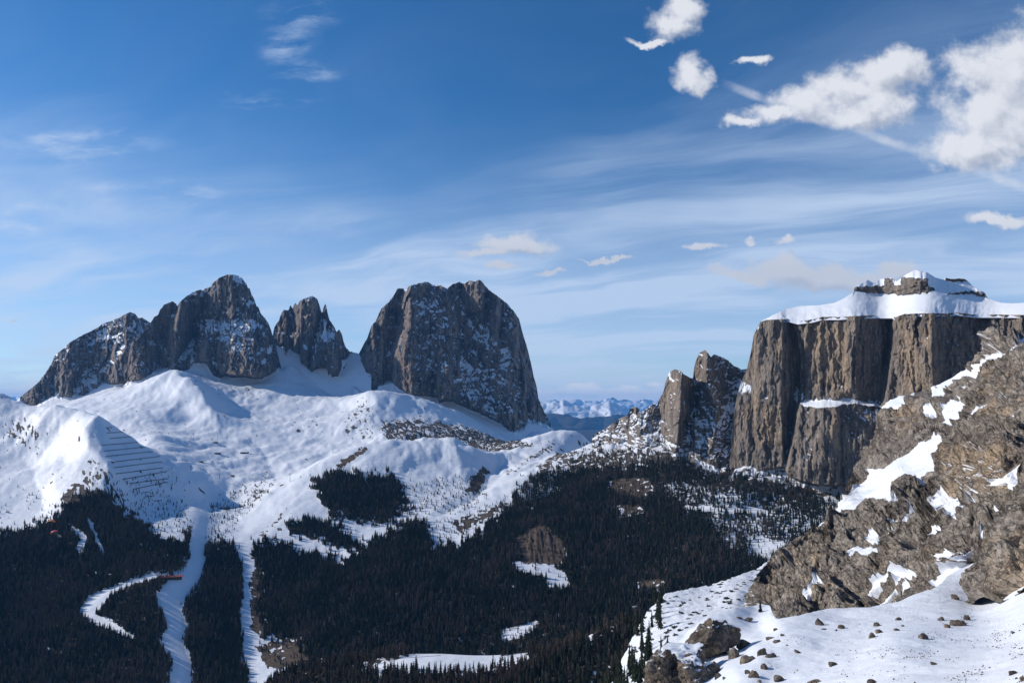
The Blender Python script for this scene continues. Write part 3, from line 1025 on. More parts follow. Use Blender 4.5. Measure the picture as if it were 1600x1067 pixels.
oC, _g = cap_sheet()
oC.parent = oE
del oC['kind']
hand_on(gE, E_base, 12, (1170, 1200, 1240, 1290))


# ----------------------------------------------------------------- far Alps
def far_range(name, Y0, top, bot, seed, jag, treeline, label):
    topf = ip(top)
    tlf = ip(treeline) if treeline else None

    def depth(PX, PY):
        x = (PX - 800) / F * Y0
        z = (632 - PY) / F * Y0
        t = (PY[0] - PY) / (PY[0] - PY[-1])
        Y = Y0 + 4200 * t + billow(x / 2600, z / 1500, 4, seed) * -1400
        return Y, {}

    def post(PX, PY, X, Y, Z, N):
        n = fbm(X / 1600, Z / 550, 4, seed + 3)
        if tlf is None:
            raw = .5 + .5 * n + (N[..., 2] - .3)
        else:
            raw = (tlf(PX) - PY) / 7.0 + 1.2 * n
        return {'snow': raw, 'floor': np.ones_like(raw) * (1.0 if treeline else .0)}
    return sheet(name, -500, 2100, 2.0, 40, topf, lambda c: c * 0 + bot, depth, M_ALPS, jag, 9000.0, post, label, seed, drop=.6)


far_range('mountain', 80000.0, [(-500, 622), (0, 619), (30, 620), (500, 626), (840, 628), (860, 624), (885, 626), (900, 624), (930, 627), (958, 621), (966, 625), (975, 623), (990, 627), (1005, 623), (1026, 625), (1100, 624), (2100, 622)],
          652, 101, 2.2, None, 'pale far snow peaks along the horizon below the cloud bank')
far_range('mountain', 45000.0, [(-500, 634), (20, 625), (60, 634), (600, 634), (820, 632), (844, 630), (862, 628), (881, 624), (894, 631), (906, 634), (925, 633), (940, 630), (952, 627), (965, 631), (982, 641), (1000, 646), (1060, 640), (2100, 630)],
          669, 111, 1.2, [(-500, 646), (845, 648), (872, 645), (906, 650), (945, 650), (966, 647), (985, 651), (2100, 650)], 'blue wooded far ridge with rounded snowy tops seen through the pass')

# ----------------------------------------------------------------- main terrain
CP = [
    # left hill: crest, spine, flanks
    (-250, 590, 4100), (-100, 602, 3950), (0, 613, 3800), (20, 622, 3750), (40, 637, 3650), (70, 641, 3600), (100, 643, 3550), (130, 648, 3450), (152, 660, 3300),
    (131, 682, 3160), (146, 706, 3060), (161, 728, 2960), (174, 745, 2880), (163, 770, 2780),
    (170, 665, 3400), (215, 690, 3420), (260, 715, 3420), (300, 737, 3390), (340, 767, 3310), (372, 790, 3200),
    (190, 700, 3200), (220, 740, 3040), (250, 735, 3200), (280, 780, 3000), (250, 800, 2830), (205, 780, 2850), (300, 800, 2880),
    (100, 720, 3110), (50, 740, 3020), (0, 700, 3330), (0, 760, 2960), (60, 780, 2820), (100, 785, 2740), (0, 800, 2780), (60, 670, 3420), (20, 660, 3520), (-120, 760, 2950), (-120, 680, 3400),
    (100, 680, 3330),
    # left forest
    (0, 832, 2650), (0, 900, 2400), (0, 980, 2150), (0, 1067, 1920), (150, 840, 2560), (150, 900, 2360), (150, 1000, 2060), (150, 1067, 1890), (300, 1067, 1860), (290, 1000, 2020),
    (280, 920, 2260), (310, 850, 2560), (325, 800, 2960), (-150, 900, 2400), (-150, 1067, 1920),
    (0, 1180, 1700), (200, 1180, 1680), (400, 1190, 1650),
    # snowfields
    (240, 680, 3900), (300, 702, 3900), (350, 742, 3480), (400, 702, 4100), (450, 692, 4300), (500, 722, 3800), (550, 692, 4250), (400, 662, 4700), (500, 652, 4900), (450, 632, 5300),
    (350, 642, 4950), (550, 642, 5000), (300, 662, 4650), (440, 745, 3450), (250, 650, 4700), (180, 650, 4600), (120, 645, 5000), (80, 645, 5300),
    (200, 632, 5050), (240, 612, 5200), (268, 585, 5480), (295, 602, 5200), (318, 622, 4950), (322, 650, 4700), (290, 640, 4850), (340, 618, 5330), (400, 622, 5430), (470, 622, 5460), (540, 620, 5440),
    (575, 618, 5050), (570, 640, 4800), (600, 630, 4950), (640, 650, 4850), (620, 680, 4250), (700, 678, 4450), (780, 692, 4400), (830, 697, 4500), (600, 690, 4080), (660, 690, 4200), (700, 662, 4850), (760, 680, 4850),
    # centre hill
    (345, 800, 2980), (420, 772, 3120), (500, 727, 3250), (560, 700, 3340), (590, 690, 3400), (640, 690, 3480), (700, 688, 3560), (740, 706, 3420), (780, 708, 3560),
    (450, 800, 2820), (400, 832, 2720), (470, 850, 2640), (540, 770, 2960), (600, 750, 3080), (660, 730, 3200), (520, 830, 2690), (600, 800, 2830), (650, 790, 2860), (640, 830, 2660), (420, 860, 2600), (530, 880, 2520),
    (500, 780, 2910),
    # gully and right shoulder
    (740, 770, 2950), (700, 792, 2800), (762, 740, 3200), (785, 722, 3450),
    (800, 735, 3250), (830, 742, 3130), (800, 765, 2960), (760, 805, 2720), (860, 715, 3500), (900, 703, 3600), (935, 690, 3560), (880, 690, 4300), (850, 700, 4500), (910, 686, 4000),
    (900, 742, 3100), (870, 790, 2780), (700, 840, 2620), (960, 706, 3250), (1000, 722, 2960), (1000, 782, 2620), (950, 830, 2440), (1100, 755, 2620), (1060, 730, 2800),
    # right forest
    (1200, 785, 2380), (1280, 800, 2250), (1250, 830, 2160), (1200, 860, 2080), (1100, 850, 2170), (1000, 880, 2180), (900, 880, 2270), (850, 832, 2440), (800, 882, 2290), (950, 930, 2030), (1050, 910, 1950),
    (1150, 910, 1920), (880, 965, 1930), (1000, 925, 1960), (1250, 890, 1900), (1350, 860, 1880),
    # central forest slope
    (420, 900, 2420), (420, 960, 2200), (430, 1010, 2040), (500, 1005, 2000), (600, 1005, 1960), (600, 940, 2150), (600, 880, 2380), (700, 900, 2300), (700, 970, 2040), (700, 1010, 1930), (800, 940, 2080), (800, 1005, 1880),
    # bench with the meadow
    (560, 1042, 1330), (620, 1025, 1330), (700, 1022, 1330), (780, 1023, 1330), (830, 1019, 1320), (640, 1048, 1240), (750, 1046, 1240), (600, 1067, 1190), (480, 1050, 1380), (420, 1075, 1450),
    (800, 1067, 1170), (900, 1008, 1260), (960, 975, 1160), (960, 1060, 980), (700, 1110, 1060), (500, 1110, 1240), (900, 1110, 960),
]
HID = [  # (px, z, Y): ground nobody sees from here
    (690, -640, 1640), (800, -630, 1600), (560, -650, 1680), (420, -690, 1750), (900, -600, 1560), (1050, -560, 1500), (1200, -530, 1450), (1400, -480, 1400),
    (1100, -420, 900), (1300, -360, 800), (1500, -300, 800), (1000, -440, 700), (700, -460, 750), (300, -640, 1100), (0, -740, 1300), (300, -780, 1500), (-200, -740, 1300), (0, -600, 700), (1000, -330, 500), (500, -450, 560), (1500, -230, 560),
    (-100, -350, 4700), (40, -300, 4400), (100, -250, 4150), (150, -190, 3700), (200, -240, 3800),
    (590, -300, 3800), (700, -310, 3950), (500, -290, 3550), (420, -330, 3350),
    (880, -420, 5600), (900, -800, 7500), (500, -200, 7600), (100, -300, 7600), (1200, -300, 4200), (1600, -250, 4000), (1600, -300, 2600), (1450, -300, 2400), (1100, -350, 5000), (1500, -800, 8000), (1700, -350, 1600),
    (300, -100, 6800), (700, -200, 6800), (-300, -500, 6500),
]
pts, vals = [], []
for (a, b, y) in CP + APRON:
    x, _, z = P(a, b, y)
    pts.append((float(x) / y, math.log(y)))
    vals.append(float(z) / y)
for (a, z, y) in HID:
    pts.append(((a - 800) / F, math.log(y)))
    vals.append(z / y)
_h = tps(pts, vals, 4e-5)

U0, U1, NU = -.92, .92, 920
L0, L1, NL = math.log(480.0), math.log(9500.0), 520
gu = np.linspace(U0, U1, NU)
gl = np.linspace(L0, L1, NL)
cu = np.linspace(U0, U1, 266)
cl = np.linspace(L0, L1, 201)
CU, CL = np.meshgrid(cu, cl)
HC = _h(CU, CL)                                 # evaluated coarsely, refined bicubically


def refine(A, xs, ys, xq, yq):
    def cub(A, x0, dx, q, axis):
        f = (q - x0) / dx
        i = np.clip(np.floor(f).astype(int), 0, A.shape[axis] - 2)
        t = f - i
        n = A.shape[axis]
        g = lambda k: np.take(A, np.clip(i + k, 0, n - 1), axis)
        sh = [1, 1]
        sh[axis] = -1
        t = t.reshape(sh)
        a, b, c, d = g(-1), g(0), g(1), g(2)
        return b + .5 * t * (c - a + t * (2 * a - 5 * b + 4 * c - d + t * (3 * (b - c) + d - a)))
    A = cub(A, xs[0], xs[1] - xs[0], xq, 1)
    return cub(A, ys[0], ys[1] - ys[0], yq, 0)


HS = refine(HC, cu, cl, gu, gl)
GU, GL = np.meshgrid(gu, gl)
TY = np.exp(GL)
TX = GU * TY
TZ = HS * TY
# sharp crests (+) and gully lines (-)
for ln, A, w in [
        ([(60, 641, 3610), (130, 648, 3450), (152, 659, 3300), (131, 682, 3160), (146, 706, 3060), (161, 728, 2960), (174, 745, 2880), (163, 772, 2770)], 26, 90),
        ([(240, 606, 5300), (268, 583, 5480), (295, 602, 5200), (318, 622, 4950), (330, 655, 4650)], 34, 120),
        ([(345, 800, 2980), (420, 772, 3120), (500, 727, 3250), (560, 700, 3340), (590, 690, 3400), (700, 688, 3560), (745, 706, 3430)], 12, 60),
        ([(575, 614, 5100), (590, 640, 4900)], 22, 110), ([(640, 640, 5000), (605, 612, 5150)], 14, 90),
        ([(200, 632, 5050), (225, 655, 4700)], 18, 80), ([(290, 610, 5200), (270, 640, 4850), (262, 655, 4700)], 18, 70),
        ([(330, 783, 3200), (350, 770, 3300), (420, 735, 3500), (450, 745, 3450)], -14, 70), ([(400, 690, 4300), (420, 715, 3900), (430, 740, 3500)], -12, 60),
        ([(700, 792, 2800), (745, 768, 2950), (765, 738, 3200), (790, 715, 3550)], -22, 70), ([(640, 700, 3500), (680, 720, 3250), (740, 740, 3150)], -10, 60),
        ([(700, 688, 3560), (712, 705, 3420), (722, 735, 3200)], 12, 50), ([(660, 690, 3500), (650, 715, 3300)], 9, 50),
        ([(40, 700, 3250), (60, 750, 2950), (70, 790, 2780)], -16, 70), ([(100, 690, 3250), (85, 730, 3050), (90, 780, 2780)], 12, 60)]:
    q = [(float(P(a, b, y)[0]), y) for a, b, y in ln]
    dd, _ = line_dist(TX + 25 * fbm(TX / 120, TY / 120, 2, 290), TY + 25 * fbm(TX / 120, TY / 120, 2, 295), q)
    TZ = TZ + A * np.exp(-dd / w)
tpx, tpy = proj(TX, TY, TZ)

# land cover traced from the photograph, laid on the ground
FOREST = [
    ([(-300, 838), (0, 836), (40, 829), (85, 809), (105, 787), (140, 772), (165, 775), (185, 795), (215, 815), (245, 842), (270, 852), (292, 844), (299, 826), (300, 860), (294, 882), (282, 895), (261, 912), (246, 932),
      (256, 952), (267, 972), (266, 988), (252, 1004), (265, 1020), (272, 1036), (265, 1067), (260, 1190), (-300, 1190)], 1.0, 1500, 2900),
    ([(322, 852), (340, 848), (360, 853), (375, 872), (380, 900), (377, 960), (379, 1000), (383, 1040), (390, 1067), (390, 1190), (298, 1190), (298, 1067), (299, 1030), (283, 1010), (283, 992), (293, 970), (285, 957),
      (279, 935), (286, 923), (305, 909), (320, 900), (317, 880)], 1.0, 1500, 2800),
    ([(398, 852), (420, 846), (450, 856), (520, 872), (535, 884), (560, 856), (600, 840), (640, 826), (665, 828), (680, 858), (720, 852), (760, 824), (790, 798), (812, 770), (826, 750), (870, 752), (900, 742), (930, 732),
      (1000, 732), (1050, 722), (1100, 742), (1180, 752), (1240, 765), (1300, 785), (1340, 790), (1360, 900), (1250, 930), (1100, 940), (1000, 1000), (900, 1040), (560, 1040), (480, 1030), (470, 1000), (412, 990), (405, 960), (408, 900)], 1.0, 1500, 3300),
    ([(490, 750), (530, 739), (560, 741), (600, 744), (625, 754), (635, 778), (640, 796), (610, 806), (570, 806), (530, 800), (512, 795), (495, 764)], .9, 2500, 3500),
    ([(450, 820), (470, 812), (510, 814), (540, 829), (556, 854), (530, 858), (500, 839), (455, 834)], .9, 2400, 3200),
    ([(512, 795), (600, 804), (625, 819), (560, 819), (522, 810)], .6, 2400, 3200),
    ([(580, 850), (620, 824), (655, 808), (668, 829), (672, 856), (640, 866), (600, 868)], .8, 2400, 3200),
    ([(395, 1067), (430, 1052), (480, 1040), (545, 1046), (600, 1054), (700, 1056), (760, 1052), (800, 1042), (830, 1026), (870, 1018), (920, 1003), (960, 982), (1010, 950), (1040, 1000), (1040, 1190), (395, 1190)], 1.0, 900, 1480),
    ([(440, 1046), (500, 1032), (560, 1030), (600, 1018), (640, 1016), (640, 1024), (600, 1030), (560, 1040), (470, 1060)], .8, 1300, 1480),
    ([(730, 1018), (840, 1012), (900, 1000), (900, 1012), (830, 1020)], .7, 1260, 1480),
    ([(595, 662), (650, 660), (720, 668), (790, 680), (840, 700), (790, 706), (720, 700), (640, 690), (600, 680)], .26, 3800, 4900),
    ([(900, 712), (960, 702), (1050, 708), (1100, 720), (1180, 738), (1170, 756), (1050, 736), (930, 740), (880, 742)], .34, 2300, 3600),
    ([(175, 755), (210, 745), (270, 738), (262, 775), (300, 800), (300, 835), (260, 850), (215, 815), (185, 795)], .10, 2600, 3350),
    ([(0, 740), (60, 770), (100, 790), (60, 830), (0, 830)], .03, 2600, 3350),
    ([(640, 760), (740, 745), (760, 770), (720, 800), (660, 800), (640, 790)], .16, 2600, 3300),
    ([(670, 820), (740, 800), (800, 780), (820, 760), (790, 800), (740, 830), (690, 858)], .16, 2500, 3200),
    ([(330, 790), (375, 765), (420, 762), (400, 785), (380, 800), (350, 850), (325, 850)], .16, 2600, 3350),
    ([(830, 745), (870, 735), (960, 735), (960, 750), (880, 760), (830, 765)], .5, 2500, 3300),
    ([(406, 1000), (440, 992), (480, 1010), (480, 1035), (430, 1040), (400, 1020)], .12, 1500, 2300),
]
RUN = [(326, 776, 4), (321, 795, 5), (313, 818, 10), (309, 850, 12), (307, 880, 11), (298, 905, 15), (276, 922, 19), (263, 940, 17), (271, 962, 15), (279, 980, 13), (268, 1000, 15), (279, 1020, 14), (286, 1038, 14), (281, 1067, 17), (278, 1100, 18)]
SIDE = [(262, 900, 3), (238, 903, 6), (205, 912, 5), (170, 925, 6), (148, 942, 13), (134, 956, 10), (146, 968, 8), (172, 978, 7), (207, 998, 3)]
TRAIL1 = [(138, 812, 2), (147, 832, 3), (158, 860, 3.5), (164, 866, 2)]
TRAIL2 = [(104, 818, 2), (120, 830, 4), (132, 842, 5), (122, 862, 5)]
GAP = [(380, 860, 6), (386, 890, 5), (386, 940, 6), (388, 985, 6), (384, 1020, 7), (400, 1060, 6)]
GLADES = [([(797, 877), (830, 872), (862, 874), (872, 888), (888, 900), (895, 918), (860, 920), (850, 902), (815, 896)], .93),
          ([(808, 838), (822, 824), (850, 820), (872, 838), (884, 862), (876, 886), (850, 880), (818, 882), (808, 862)], .9),
          ([(960, 790), (1000, 788), (1010, 805), (965, 812)], .8), ([(955, 750), (1010, 745), (1030, 770), (990, 780), (950, 765)], .75),
          ([(780, 985), (838, 968), (838, 985), (790, 1005)], .7), ([(800, 745), (880, 762), (850, 778), (815, 785)], .5),
          ([(1070, 790), (1200, 797), (1205, 804), (1070, 797)], .8), ([(1180, 840), (1230, 850), (1200, 880), (1170, 870)], .6), ([(998, 908), (1040, 905), (1040, 922), (998, 922)], .85)]


def forest_density(px, py, Y):
    d = np.zeros(np.shape(px))
    wx = px + 11 * fbm(px / 26, py / 14, 4, 900)
    wy = py + 7 * fbm(px / 22, py / 12, 4, 905)
    clump = fbm(px / 13, py / 7, 4, 915)
    for poly, w, y0, y1 in FOREST:
        qa = np.asarray(poly)
        fe = min(14.0, .20 * min(np.ptp(qa[:, 0]), np.ptp(qa[:, 1])) + 1)
        m_ = poly_mask(wx, wy, poly, fe)
        m_ = sstep(-.25, .25, (m_ - .42) * 1.6 + 1.9 * clump) * (m_ > .02)
        if w > .4:
            m_ = np.maximum(m_, .05 * poly_mask(px, py, poly, 16.0))
        d = np.maximum(d, w * m_ * (Y > y0) * (Y < y1))
    for ln, mul in ((RUN, 1.0), (SIDE, 1.0), (TRAIL1, 1), (TRAIL2, .9), (GAP, 1.0)):
        ds, wd = line_dist(px + 1.2 * fbm(px / 7, py / 7, 2, 930), py, ln)
        d = np.where(ds < wd * mul, 0, d)
    for poly, w in GLADES:
        d = d * (1 - w * (poly_mask(wx, wy, poly, 2.0) > .5))
    # thinner wood under the table mountain, and random openings
    thin = poly_mask(px, py, [(1020, 740), (1120, 745), (1300, 770), (1330, 800), (1250, 850), (1180, 880), (1130, 850), (1090, 800), (1040, 775)], 18)
    d = d * (1 - .52 * thin)
    op = fbm(px / 26, py / 13, 3, 940)
    d = np.where((op > .52) & (d > .5), d * .25, d)
    return d


den = np.zeros_like(TX)
sel = (tpx > -320) & (tpx < 1500) & (tpy > 640) & (tpy < 1195) & (TY < 5000)
den[sel] = forest_density(tpx[sel], tpy[sel], TY[sel])

# relief: rolls, gullies, drifts
wx = TX + 60 * fbm(TX / 300, TY / 300, 2, 301)
wy = TY + 60 * fbm(TX / 300, TY / 300, 2, 305)
r1 = billow(wx / 420, wy / 520, 3, 310)
r2 = fbm(wx / 130, wy / 170, 3, 315)
r3 = fbm(wx / 34, wy / 44, 3, 318)
r4 = billow(wx / 150 + .4 * r1, wy / 230, 4, 321, .55)
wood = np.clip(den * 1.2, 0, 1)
rocky = np.zeros_like(TX)
for poly, w, y0, y1 in [
        ([(595, 655), (650, 650), (720, 662), (790, 676), (845, 700), (800, 708), (720, 702), (650, 694), (600, 690)], .9, 3800, 5000),
        ([(560, 615), (580, 612), (585, 650), (590, 690), (540, 690), (530, 660)], .55, 3900, 5300),
        ([(0, 640), (40, 645), (70, 680), (60, 700), (0, 695)], .6, 3000, 3900),
        ([(140, 710), (165, 728), (180, 745), (200, 790), (120, 800), (100, 780), (125, 755)], .8, 2500, 3100),
        ([(900, 700), (960, 692), (1060, 700), (1180, 735), (1290, 775), (1270, 800), (1180, 770), (1050, 745), (940, 745), (880, 742), (860, 720)], .75, 2100, 3700),
        ([(440, 655), (500, 655), (530, 680), (480, 690)], .4, 3800, 5300),
        ([(340, 598), (410, 600), (400, 625), (330, 618)], .5, 5000, 5800),
        ([(380, 735), (430, 725), (440, 760), (400, 780), (370, 770)], .5, 2900, 3800)]:
    k = poly_mask(tpx, tpy, poly, 10.0) * (TY > y0) * (TY < y1)
    rocky = np.maximum(rocky, w * k)
calm = np.clip(1 - wood * .6, .3, 1)
groom, _w = line_dist(tpx, tpy, RUN)
calm = calm * sstep(6, 26, groom)
mead = poly_mask(tpx, tpy, [(540, 1052), (610, 1024), (700, 1018), (840, 1016), (840, 1040), (700, 1056)], 8) * (TY < 1450)
calm = calm * (1 - .92 * mead)
amp_far = sstep(2300, 3600, TY)
TZ = TZ + calm * ((5 + 13 * amp_far) * r1 + (3 + 5 * amp_far) * r2 + (1.4 + 2.4 * amp_far) * r3 + 11 * amp_far * r4) + rocky * 9 * billow(TX / 40, TY / 60, 3, 333)
scar = poly_mask(tpx, tpy, [(806, 838), (822, 822), (850, 818), (872, 836), (884, 862), (876, 886), (850, 878), (818, 880), (808, 862)], 8.0) * (TY > 2000) * (TY < 2900)
TZ = TZ - 7.0 * scar * (1 - np.abs(pn(TX / 13 + .3 * pn(TX / 40, TY / 40, 397), TY / 220, 395)) * 2)
# cross-slope added along the run, tipping it away from the sun to dim it
rc = np.asarray(RUN)
dxr = (tpx - np.interp(tpy, rc[:, 1], rc[:, 0])) * TY / F
TZ = TZ - (.20 * dxr * np.exp(-(dxr / 62.0) ** 2) + .16 * dxr * np.exp(-(dxr / 150.0) ** 2)) * sstep(770, 815, tpy) * (TY > 1650) * (TY < 3000)
tpx, tpy = proj(TX, TY, TZ)
TN = grid_normals(TX, TY, TZ)
TN = TN * np.sign(TN[..., 2:3].mean())

soil = np.zeros_like(TX)
for poly, w, y0, y1 in [
        ([(524, 733), (531, 724), (570, 699), (575, 701), (560, 712), (535, 730)], 1.3, 2900, 3600),
        ([(728, 765), (738, 745), (755, 728), (764, 735), (755, 755), (742, 772)], 1.0, 2700, 3400),
        ([(848, 700), (862, 690), (868, 700), (845, 712), (790, 745), (785, 738)], .55, 3000, 4600),
        ([(838, 728), (870, 705), (885, 708), (845, 745)], .6, 3000, 3900),
        ([(806, 838), (822, 822), (850, 818), (872, 836), (884, 862), (876, 886), (850, 878), (818, 880), (808, 862)], 1.3, 2000, 2900),
        ([(955, 750), (1010, 745), (1030, 770), (990, 780), (950, 765)], .8, 2200, 3000), ([(960, 790), (1000, 788), (1010, 805), (965, 812)], .9, 2100, 2900),
        ([(1240, 752), (1310, 762), (1330, 775), (1270, 775)], .7, 1900, 2600),
        ([(390, 905), (406, 880), (412, 990), (392, 985)], .95, 1900, 2700),
        ([(400, 1010), (440, 1000), (470, 1005), (490, 1018), (470, 1040), (420, 1045)], .95, 1300, 2300),
        ([(115, 750), (135, 740), (140, 770), (110, 800), (85, 790)], .5, 2500, 3000),
        ([(400, 835), (440, 800), (470, 795), (440, 815), (410, 845)], .45, 2400, 3000), ([(700, 815), (790, 780), (800, 790), (720, 835)], .5, 2500, 3000),
        ([(998, 908), (1040, 905), (1040, 922), (998, 922)], .8, 1700, 2200)]:
    soil = np.maximum(soil, w * poly_mask(tpx + 9 * fbm(tpx / 14, tpy / 9, 4, 350), tpy + 6 * fbm(tpx / 14, tpy / 9, 4, 355), poly, 5.0) * (TY > y0) * (TY < y1))
n1 = fbm(TX / 70, TY / 90, 5, 361)
n2 = fbm(TX / 16, TY / 22, 3, 365)
snow = .55 + .25 * n1
n3 = fbm(TX / 7, TY / 11, 2, 367)
snow = snow - 1.35 * rocky * sstep(-.35, .40, .55 * n1 + .8 * n2 + .6 * n3)
snow = snow - 1.45 * np.clip(soil, 0, 1) * sstep(-.45, .2, .6 * n1 + .8 * n2 + 1.2 * np.clip(soil - .9, 0, .4))
snow = snow - wood * (.80 + .45 * n2)
spot = pn(TX / 15 + 3 * n1, TY / 22, 381)
snow = np.where((TY > 2400) & (wood < .3), snow - 1.3 * sstep(.50, .66, spot) * sstep(-.05, .35, n1), snow)
snow = snow - sstep(.62, .40, TN[..., 2] + .12 * n2) * .9
groom, _w = line_dist(tpx, tpy, RUN)
snow = np.where((groom < _w + 2) & (TY < 3400), .6, snow)
# tracks worn into the snowfields
crust = np.abs(pn(TX / 240 + .8 * pn(TX / 400, TY / 300, 371), TY / 150, 373))
snow = np.where((TY > 3300) & (tpx < 720), snow - .62 * sstep(.035, .0, crust) * sstep(-.1, .4, n2 + .4 * n1), snow)

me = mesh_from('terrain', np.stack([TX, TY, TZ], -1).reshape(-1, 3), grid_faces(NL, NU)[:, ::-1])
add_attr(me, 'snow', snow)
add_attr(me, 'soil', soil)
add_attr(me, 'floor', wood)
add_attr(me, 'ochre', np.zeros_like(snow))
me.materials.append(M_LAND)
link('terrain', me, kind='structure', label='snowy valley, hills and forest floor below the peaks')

# the lowland sheet under everything, out to the horizon
gx = np.linspace(-96000, 96000, 60)
gy = np.linspace(-20000, 96000, 60)
GX, GY = np.meshgrid(gx, gy)
GZ = -1500.0 + 0 * GX
me = mesh_from('ground', np.stack([GX, GY, GZ], -1).reshape(-1, 3), grid_faces(60, 60))
for k, v in (('snow', -.4), ('soil', 0), ('floor', 1), ('ochre', 0)):
    add_attr(me, k, np.full(GX.shape, float(v)))
me.materials.append(M_ALPS)
link('ground', me, kind='structure', label='dark lowland far below, running out to the horizon')


def ground_z(x, y):
    x = np.asarray(x, float)
    y = np.asarray(y, float)
    fu = np.clip((x / y - U0) / (U1 - U0) * (NU - 1), 0, NU - 1.001)
    fl = np.clip((np.log(y) - L0) / (L1 - L0) * (NL - 1), 0, NL - 1.001)
    i = fl.astype(int)
    j = fu.astype(int)
    a = fl - i
    b = fu - j
    return TZ[i, j] * (1 - a) * (1 - b) + TZ[i + 1, j] * a * (1 - b) + TZ[i, j + 1] * (1 - a) * b + TZ[i + 1, j + 1] * a * b


def hit(px, py, y0=900.0, y1=6000.0):
    """first point where the view ray meets the terrain"""
    ys = np.exp(np.linspace(math.log(y0), math.log(y1), 1500))
    x, y, z = P(px, py, ys)
    g = ground_z(x, ys)
    k = np.argmax(g >= z)
    if not (g >= z).any():
        k = int(np.argmin(np.abs(g - z)))
    return float(x[k]), float(ys[k]), float(g[k])


# ----------------------------------------------------------------- the near mountainside
c8 = crop(1290, 860, 5.155)
c9 = crop(1280, 660, 5.0)
c10 = crop(1350, 500, 6.388)
c11 = crop(1000, 860, 5.155)


def near_sheet(name, px0, px1, step, nr, top, bot, pts, mat, unit, amp, snow_polys, rock0, ochre=(), label=None, seed=1, back=60.0, jag=1.2, ground=False, soil0=0.0, steps=0.0, lam=2e-4):
    e = tps([(a / 100.0, b / 100.0) for a, b, c in pts], [math.log(c) for a, b, c in pts], lam)
    keep = {}

    def depth(PX, PY):
        Y = np.exp(e(PX / 100.0, PY / 100.0))
        x, _, z = P(PX, PY, Y)
        sp = np.zeros_like(PX)
        wpx = PX + 2.4 * fbm(PX / 9, PY / 7, 3, seed + 60)
        wpy = PY + 1.8 * fbm(PX / 9, PY / 7, 3, seed + 65)
        for poly in snow_polys:
            sp = np.maximum(sp, poly_mask(wpx, wpy, poly, 1.6))
        keep['sp'] = sp
        pos = np.stack([x, Y, z], -1)
        N0 = grid_normals(x, Y, z)
        N0 = N0 * -np.sign(N0[..., 1].mean()) if not ground else N0 * np.sign(N0[..., 2].mean())
        q = pos * np.array([1.0, 1.0 if ground else .4, 1.0]) / unit
        q = q + .35 * np.stack([fbm3(q * .5, 2, seed + 7), fbm3(q * .5, 2, seed + 8), fbm3(q * .5, 2, seed + 9)], -1)
        b1 = billow3(q / 3.0 * np.array([1.0, 1.0, .6]), 2, seed + 1)
        if ground:
            D = (b1 * 1.25 + billow3(q / .95, 3, seed + 2) * .4) * unit + fbm3(q / .24, 4, seed + 3, .62) * unit * .12
        else:
            # bedding dips to the left; blocks break along it
            dip = math.radians(27)
            w_ = q[..., 2] * math.cos(dip) - q[..., 0] * math.sin(dip)
            u_ = q[..., 0] * math.cos(dip) + q[..., 2] * math.sin(dip)
            r_ = np.stack([u_, q[..., 1], w_], -1)
            f1 = facet3(r_ * np.array([.55, .55, .62]), seed + 1)
            f2 = facet3(r_ * np.array([1.5, 1.5, 1.15]), seed + 2)
            f3 = facet3(r_ * np.array([3.9, 3.9, 2.6]), seed + 3)
            b3 = fbm3(q / .22, 3, seed + 3, .62)
            zz = w_ * unit / steps + .8 * fbm3(q / 4.0, 3, seed + 12)
            fr = zz - np.floor(zz)
            b2 = billow3(q / 1.15 * np.array([1.0, 1.0, .7]), 3, seed + 5)
            D = unit * (b1 * 1.15 + f1 * .62 + f2 * .27 + f3 * .10 + b2 * .46 + b3 * .09 + .30 * (1 - fr) * sstep(-.2, .3, fbm3(q / 3.0, 2, seed + 14)))
        if not ground:
            D = D * (.30 + .70 * sstep(0, 16, PY - PY[-1][None])) * (.15 + .85 * sstep(0, 12, PY[0][None] - PY))
        D = amp * D * (1 - .80 * sp) * (Y / np.median(Y)) ** .5
        # fade out towards the free edges so that the outline stays put
        pos = pos + N0 * D[..., None]
        Y = pos[..., 1]
        PX2, PY2 = proj(pos[..., 0], pos[..., 1], pos[..., 2])
        PX[:] = PX2
        PY[:] = PY2
        oc = np.zeros_like(PX)
        for poly, w in ochre:
            oc = oc + w * poly_mask(PX + 14 * fbm(PX / 20, PY / 20, 3, seed + 70), PY + 14 * fbm(PX / 20, PY / 20, 3, seed + 75), poly, 20.0)
        return Y, {'ochre': oc, 'soil': np.full(PX.shape, soil0)}

    def post(PX, PY, X, Y, Z, N):
        n = fbm3(np.stack([X, Y, Z], -1) / (unit * 1.1), 4, seed + 31)
        raw = rock0 + (0 if ground else np.clip((N[..., 2] - .56) * 2.0, -.35, .60)) + .40 * n + 1.7 * keep['sp']
        return {'snow': raw}
    return sheet(name, px0, px1, step, nr, ip(top), ip(bot), depth, mat, jag, back, post, label, seed, drop=.5)


